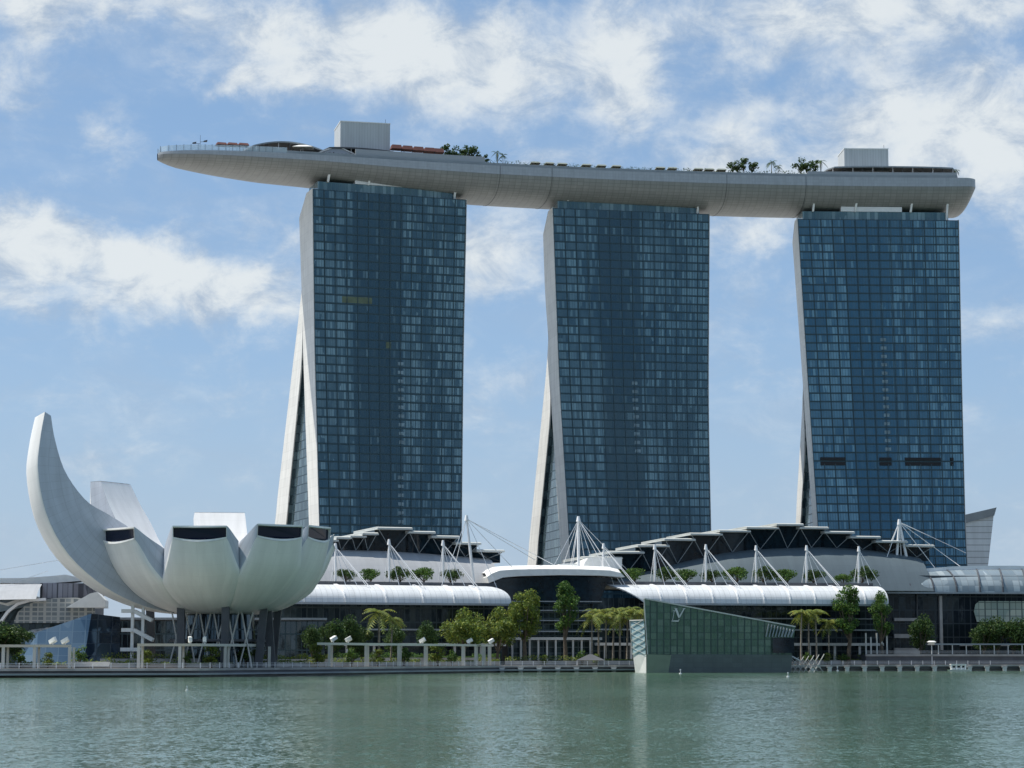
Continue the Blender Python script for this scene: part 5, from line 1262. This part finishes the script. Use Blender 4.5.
# pergolas
def pergola(pa, pb, posts, off, label, ytop=643.2, off2=None):
    ln = sline(pa, pb, off, 10); 
    if off2:
        for k, p in enumerate(ln):
            u = max(0, k/10-.6)/.4; p.y += off2*u*u
    o = ln[0].copy(); root = thing('pergola', label, 'pergola', (o.x, o.y, 2.14)); r0 = [p-o for p in ln]; h = zat(ytop, ln[0].y)-2.14
    mb = MB()
    for a, c in zip(r0, r0[1:]):
        mb.hexa([a+Vector((0, 0, h-.62)), c+Vector((0, 0, h-.62)), c+Vector((0, 3.2, h-.62)), a+Vector((0, 3.2, h-.62))], [a+Vector((0, -.3, h)), c+Vector((0, -.3, h)), c+Vector((0, 3.5, h)), a+Vector((0, 3.5, h))])
    obj('roof_beam', mb, M['cream'], root)
    for px in posts:
        x = Xat(px, o.y+2, 3)-o.x; y = lerp_tab([(p.x, p.y) for p in r0], x)
        mb = MB(); mb.box(x-.34, x+.34, y+.1, y+.8, 0, h-.6); obj('post', mb, M['cream'], root)
        mb = MB(); mb.box(x+.5-.25, x+.5+.25, y+2.6, y+3.1, 0, h-.6); obj('post', mb, M['cream'], root)
    return root, o, r0, h
pgs = [pergola(-30, 68, [-20, 3, 32, 65], 7, 'white promenade pergola cut by the left edge of the picture', 644.5), pergola(137, 263, [139.5, 178.5, 217.5, 256], 7, 'white pergola on the promenade in front of the lotus museum', 643.5),
       pergola(317, 493, [328, 360.5, 391, 417, 456, 470, 478.5, 485], 7, 'longest white pergola with its curved end, in front of the left hall', 642.5, 5)]
for i, (px, pg, lb) in enumerate(((49, 0, 'left lamp of the pair on the leftmost pergola'), (60.5, 0, 'right lamp of the pair on the leftmost pergola'), (188, 1, 'left lamp of the pair on the middle pergola'), (201.5, 1, 'right lamp of the pair on the middle pergola'),
        (331.7, 2, 'leftmost lamp on the long pergola'), (345, 2, 'second lamp from the left on the long pergola'), (414.5, 2, 'lamp on the middle of the long pergola'), (463.5, 2, 'second lamp from the right on the long pergola'), (487.5, 2, 'lamp at the curved right end of the long pergola'))):
    root, o, r0, h = pgs[pg]; x = Xat(px, o.y+2, 8)-o.x; y = lerp_tab([(p.x, p.y) for p in r0], x)+1
    fl = thing('floodlight', 'white box floodlight, '+lb, 'floodlight', Vector((o.x+x, o.y+y, 2.14+h)), rng.uniform(-.5, .5), 'floodlights on the pergolas')
    k = 1.0 if px > 100 and px < 300 else 1.25; tl = .5 if pg != 1 else .05
    mb = MB(); mb.tube((0, 0, 0), (0, 0, .55), .12, n=6); obj('bracket', mb, M['steel'], fl)
    mb = MB(); d_ = Vector((math.cos(tl), 0, math.sin(tl))); u_ = Vector((-math.sin(tl), 0, math.cos(tl))); c0 = Vector((0, 0, 1.0))
    w2, h2 = (.75, .5) if pg != 1 else (.42, .75)
    mb.hexa([c0+d_*sx*w2*k+u_*sz*h2*.7*k+Vector((0, -.5, 0)) for sx, sz in ((-1, -1), (1, -1), (1, 1), (-1, 1))], [c0+d_*sx*w2*k*.8+u_*sz*h2*k+Vector((0, .5, 0)) for sx, sz in ((-1, -1), (1, -1), (1, 1), (-1, 1))]); obj('lamp_housing', mb, M['white'], fl)
# benches and ramps: small white seat walls
for px, dy, w_, lb in ((111, 16, 6.5, 'white curved bench right of the faceted pavilion'), (97, 9, 5, 'white low bench nearer the railing left of the middle pergola')):
    X, Y = Xat(px, 540+dy, 3), shoreY(Xat(px, 540, 3))+dy
    bt = thing('bench', lb, 'bench', (X, Y, 2.1)); mb = MB(); mb.hexa([(-w_/2, 0, .45), (w_/2, 0, .45), (w_/2-.5, 1.4, .45), (-w_/2+.5, 1.4, .45)], [(-w_/2-.3, -.3, 1.5), (w_/2+.3, -.3, 1.5), (w_/2, 1.7, 1.5), (-w_/2, 1.7, 1.5)]); obj('seat', mb, M['white'], bt)
    mb = MB(); mb.box(-w_/2+.4, w_/2-.4, .3, 1.1, 0, .45); obj('plinth', mb, M['concrete'], bt)
# grey tent
X = Xat(590, 702, 3); tn = thing('promenade_tent', 'low dark grey pointed tent on the promenade left of the crystal pavilion', 'tent', (X, shoreY(X)+3, 2.14))
mb = MB(); mb.hexa([(-4.6, -2, 1.5), (4.6, -2, 1.5), (4.6, 2, 1.5), (-4.6, 2, 1.5)], [(-.5, -.2, 3.4), (.5, -.2, 3.4), (.5, .2, 3.4), (-.5, .2, 3.4)]); obj('canopy', mb, M['graphite'], tn)
for sx in (-1, 1):
    mb = MB(); mb.tube((sx*4.2, -1.8, 0), (sx*4.2, -1.8, 1.6), .1); obj('post', mb, M['steel'], tn)
# promenade arcade at the right: long low terrace with railing and slender canopies
Y = 748; FA = Frame(Xat(866, Y, 4), Y, R(10))
root = thing('terrace_arcade', 'long low waterside terrace with thin roof and slender posts at the right edge', 'terrace', (FA.o.x, FA.o.y, 0), FA.ang)
s1 = FA.sz(1060, 650)[0]
mb = MB(); mb.box(0, s1, 0, 16, 2.16, FA.sz(960, 654.5)[1]); obj('terrace_slab', mb, M['graphite'], root)
zt = FA.sz(960, 654.5)[1]; mb = MB(); mb.box(-.2, s1, -.35, 0, zt-.6, zt+.1); obj('edge_beam', mb, M['concrete'], root)
zr = FA.sz(960, 644.5)[1]; mb = MB(); mb.box(FA.sz(938, 650)[0], s1, 3, 12, zr-.1, zr+.35); obj('thin_roof', mb, M['grey'], root)
for k in range(9):
    s = FA.sz(942+k*14, 650)[0]; mb = MB(); mb.box(s-.15, s+.15, 3.2, 3.5, zt, zr-.1); obj('post', mb, M['concrete_light'], root)
for k, px in enumerate((866, 871, 877, 882, 887)):
    s = FA.sz(px, 640, 4)[0]; z = FA.sz(px, 633 if k % 2 == 0 else 637, 4)[1]; mb = MB(); mb.box(s-.22, s+.22, 4, 4.4, zt, z); obj('tall_post', mb, M['concrete_light'], root)
for z in (zt+.5, zt+1.1):
    mb = MB(); mb.box(0, s1, -.2, -.12, z, z+.08); obj('rail', mb, M['steel'], root)
# street lamp
X = Xat(932, 752, 4); sl_ = thing('street_lamp', 'white street lamp with a broad round head before the dark hall at right', 'street lamp', (X, 752, 2.14))
mb = MB(); mb.tube((0, 0, 0), (0, 0, zat(641.5, 752)-2.14), .16, .12, 8); obj('pole', mb, M['steel'], sl_)
z = zat(642, 752)-2.14; mb = MB(); mb.tube((0, 0, z-1.0), (0, 0, z), .5, 1.6, 12); mb.tube((0, 0, z), (0, 0, z+.4), 1.6, .9, 12); obj('lamp_head', mb, M['white'], sl_)
# small white boat moored at the right
X = Xat(958.5, 728, 1); bt = thing('work_boat', 'small white pontoon boat with a boxy cabin moored at the right quay', 'boat', (X, 728, 0), R(3))
mb = MB(); mb.hexa([(-3.0, -1.1, -.2), (3.0, -1.1, -.2), (3.0, 1.1, -.2), (-3.0, 1.1, -.2)], [(-3.6, -1.5, .6), (3.6, -1.5, .6), (3.5, 1.35, .55), (-3.5, 1.35, .55)]); obj('hull', mb, M['white'], bt)
mb = MB(); mb.box(-2.7, 2.4, -1.1, 1.1, 2.15, 2.4); obj('cabin_roof', mb, M['white'], bt)
for sx in (-2.5, -.9, .7, 2.1):
    mb = MB(); mb.box(sx-.22, sx+.22, -1.05, -.75, .55, 2.15); obj('cabin_post', mb, M['white'], bt)
mb = MB(); mb.box(-2.45, 2.0, -.7, .8, .55, 2.15); obj('cabin', mb, M['white'], bt)
for sx in (-1.7, -.1, 1.3):
    mb = MB(); mb.box(sx-.45, sx+.45, -.74, -.6, 1.2, 1.8); obj('cabin_window', mb, M['darkglass'], bt)
# buoys
for i, (px, py, lb) in enumerate(((187, 690.5, 'nearest, off the lotus museum'), (680.5, 674, 'off the left end of the crystal pavilion'), (788, 677, 'off the right end of the crystal pavilion'), (837.5, 671.2, 'close to the quay right of the gangway'))):
    p = atZ(px, py, 0); by = thing('buoy', 'small white marker buoy '+lb, 'buoy', p, 0, 'white marker buoys')
    k = p.y/700
    mb = MB(); mb.tube((0, 0, -.2), (0, 0, .35*k), .5*k, .42*k, 10); obj('float', mb, M['white'], by); mb = MB(); mb.tube((0, 0, .35*k), (0, 0, 1.3*k), .1*k, .08*k, 6); mb.tube((0, 0, 1.1*k), (0, 0, 1.5*k), .2*k, .2*k, 6); obj('marker', mb, M['steel'], by)

# ================================================================== the business district on the near shore, behind the camera; unseen towers added and sized to darken reflections in the hotel glass
mb = MB(); bp_ = [(-far, -60), (far, -60), (far, -far), (-far, -far)]
mb.hexa([(x, y, -6) for x, y in bp_[::-1]], [(x, y, 2.6) for x, y in bp_[::-1]])
tag(obj('near_shore', mb, M['concrete']), kind='structure')
rg = random.Random(5)
MO = [glassmat('office_glass', (.03, .05, .07), (.12, .15, .17), 3, 3.8, 2, prob=.5, seed=200, frame=(.14, .15, .16), flw=1.2), glassmat('office_stone', (.03, .04, .05), (.10, .12, .13), 2.4, 3.6, 1, prob=.5, seed=210, frame=(.30, .28, .25), flw=1.4, lw=.9), glassmat('office_dark', (.015, .025, .04), (.05, .07, .09), 3, 3.9, 2, prob=.5, seed=220, frame=(.05, .06, .07), flw=.8)]
for i, (x, y, w_, d_, h_) in enumerate(((-330, -260, 60, 50, 190), (-190, -330, 48, 48, 245), (-60, -300, 70, 40, 150), (70, -380, 46, 46, 280), (180, -300, 60, 44, 150), (290, -330, 50, 50, 110), (375, -300, 44, 50, 150), (470, -330, 70, 46, 95), (545, -280, 34, 40, 170), (597, -310, 44, 44, 290), (668, -300, 40, 50, 200), (735, -290, 34, 40, 150), (806, -310, 46, 46, 300), (885, -300, 50, 60, 170))):
    rt = thing('unseen_office_tower', 'unseen office tower added across the bay, %s from the left seen from the hotel' % ORD[13-i if 13-i < 14 else 0], 'skyscraper', (x, y, 2.6), R(rg.uniform(-20, 20)), 'unseen office towers added for reflections')
    mb = MB(); a_, c_ = w_/2, d_/2; q = [(-a_, -c_), (a_, -c_), (a_, c_), (-a_, c_)]
    for k in range(4):
        p0, p1 = q[k], q[(k+1) % 4]; L = math.hypot(p1[0]-p0[0], p1[1]-p0[1]); mb.quad((*p0, 0), (*p1, 0), (*p1, h_), (*p0, h_), [(0, 0), (L, 0), (L, h_), (0, h_)])
    obj('glass_walls', mb, MO[2 if h_ > 250 else i % 3], rt)
    mb = MB(); mb.box(-a_-.4, a_+.4, -c_-.4, c_+.4, h_, h_+2.5); mb.box(-a_*.5, a_*.5, -c_*.5, c_*.5, h_+2.5, h_+8); obj('roof', mb, M['grey'], rt)
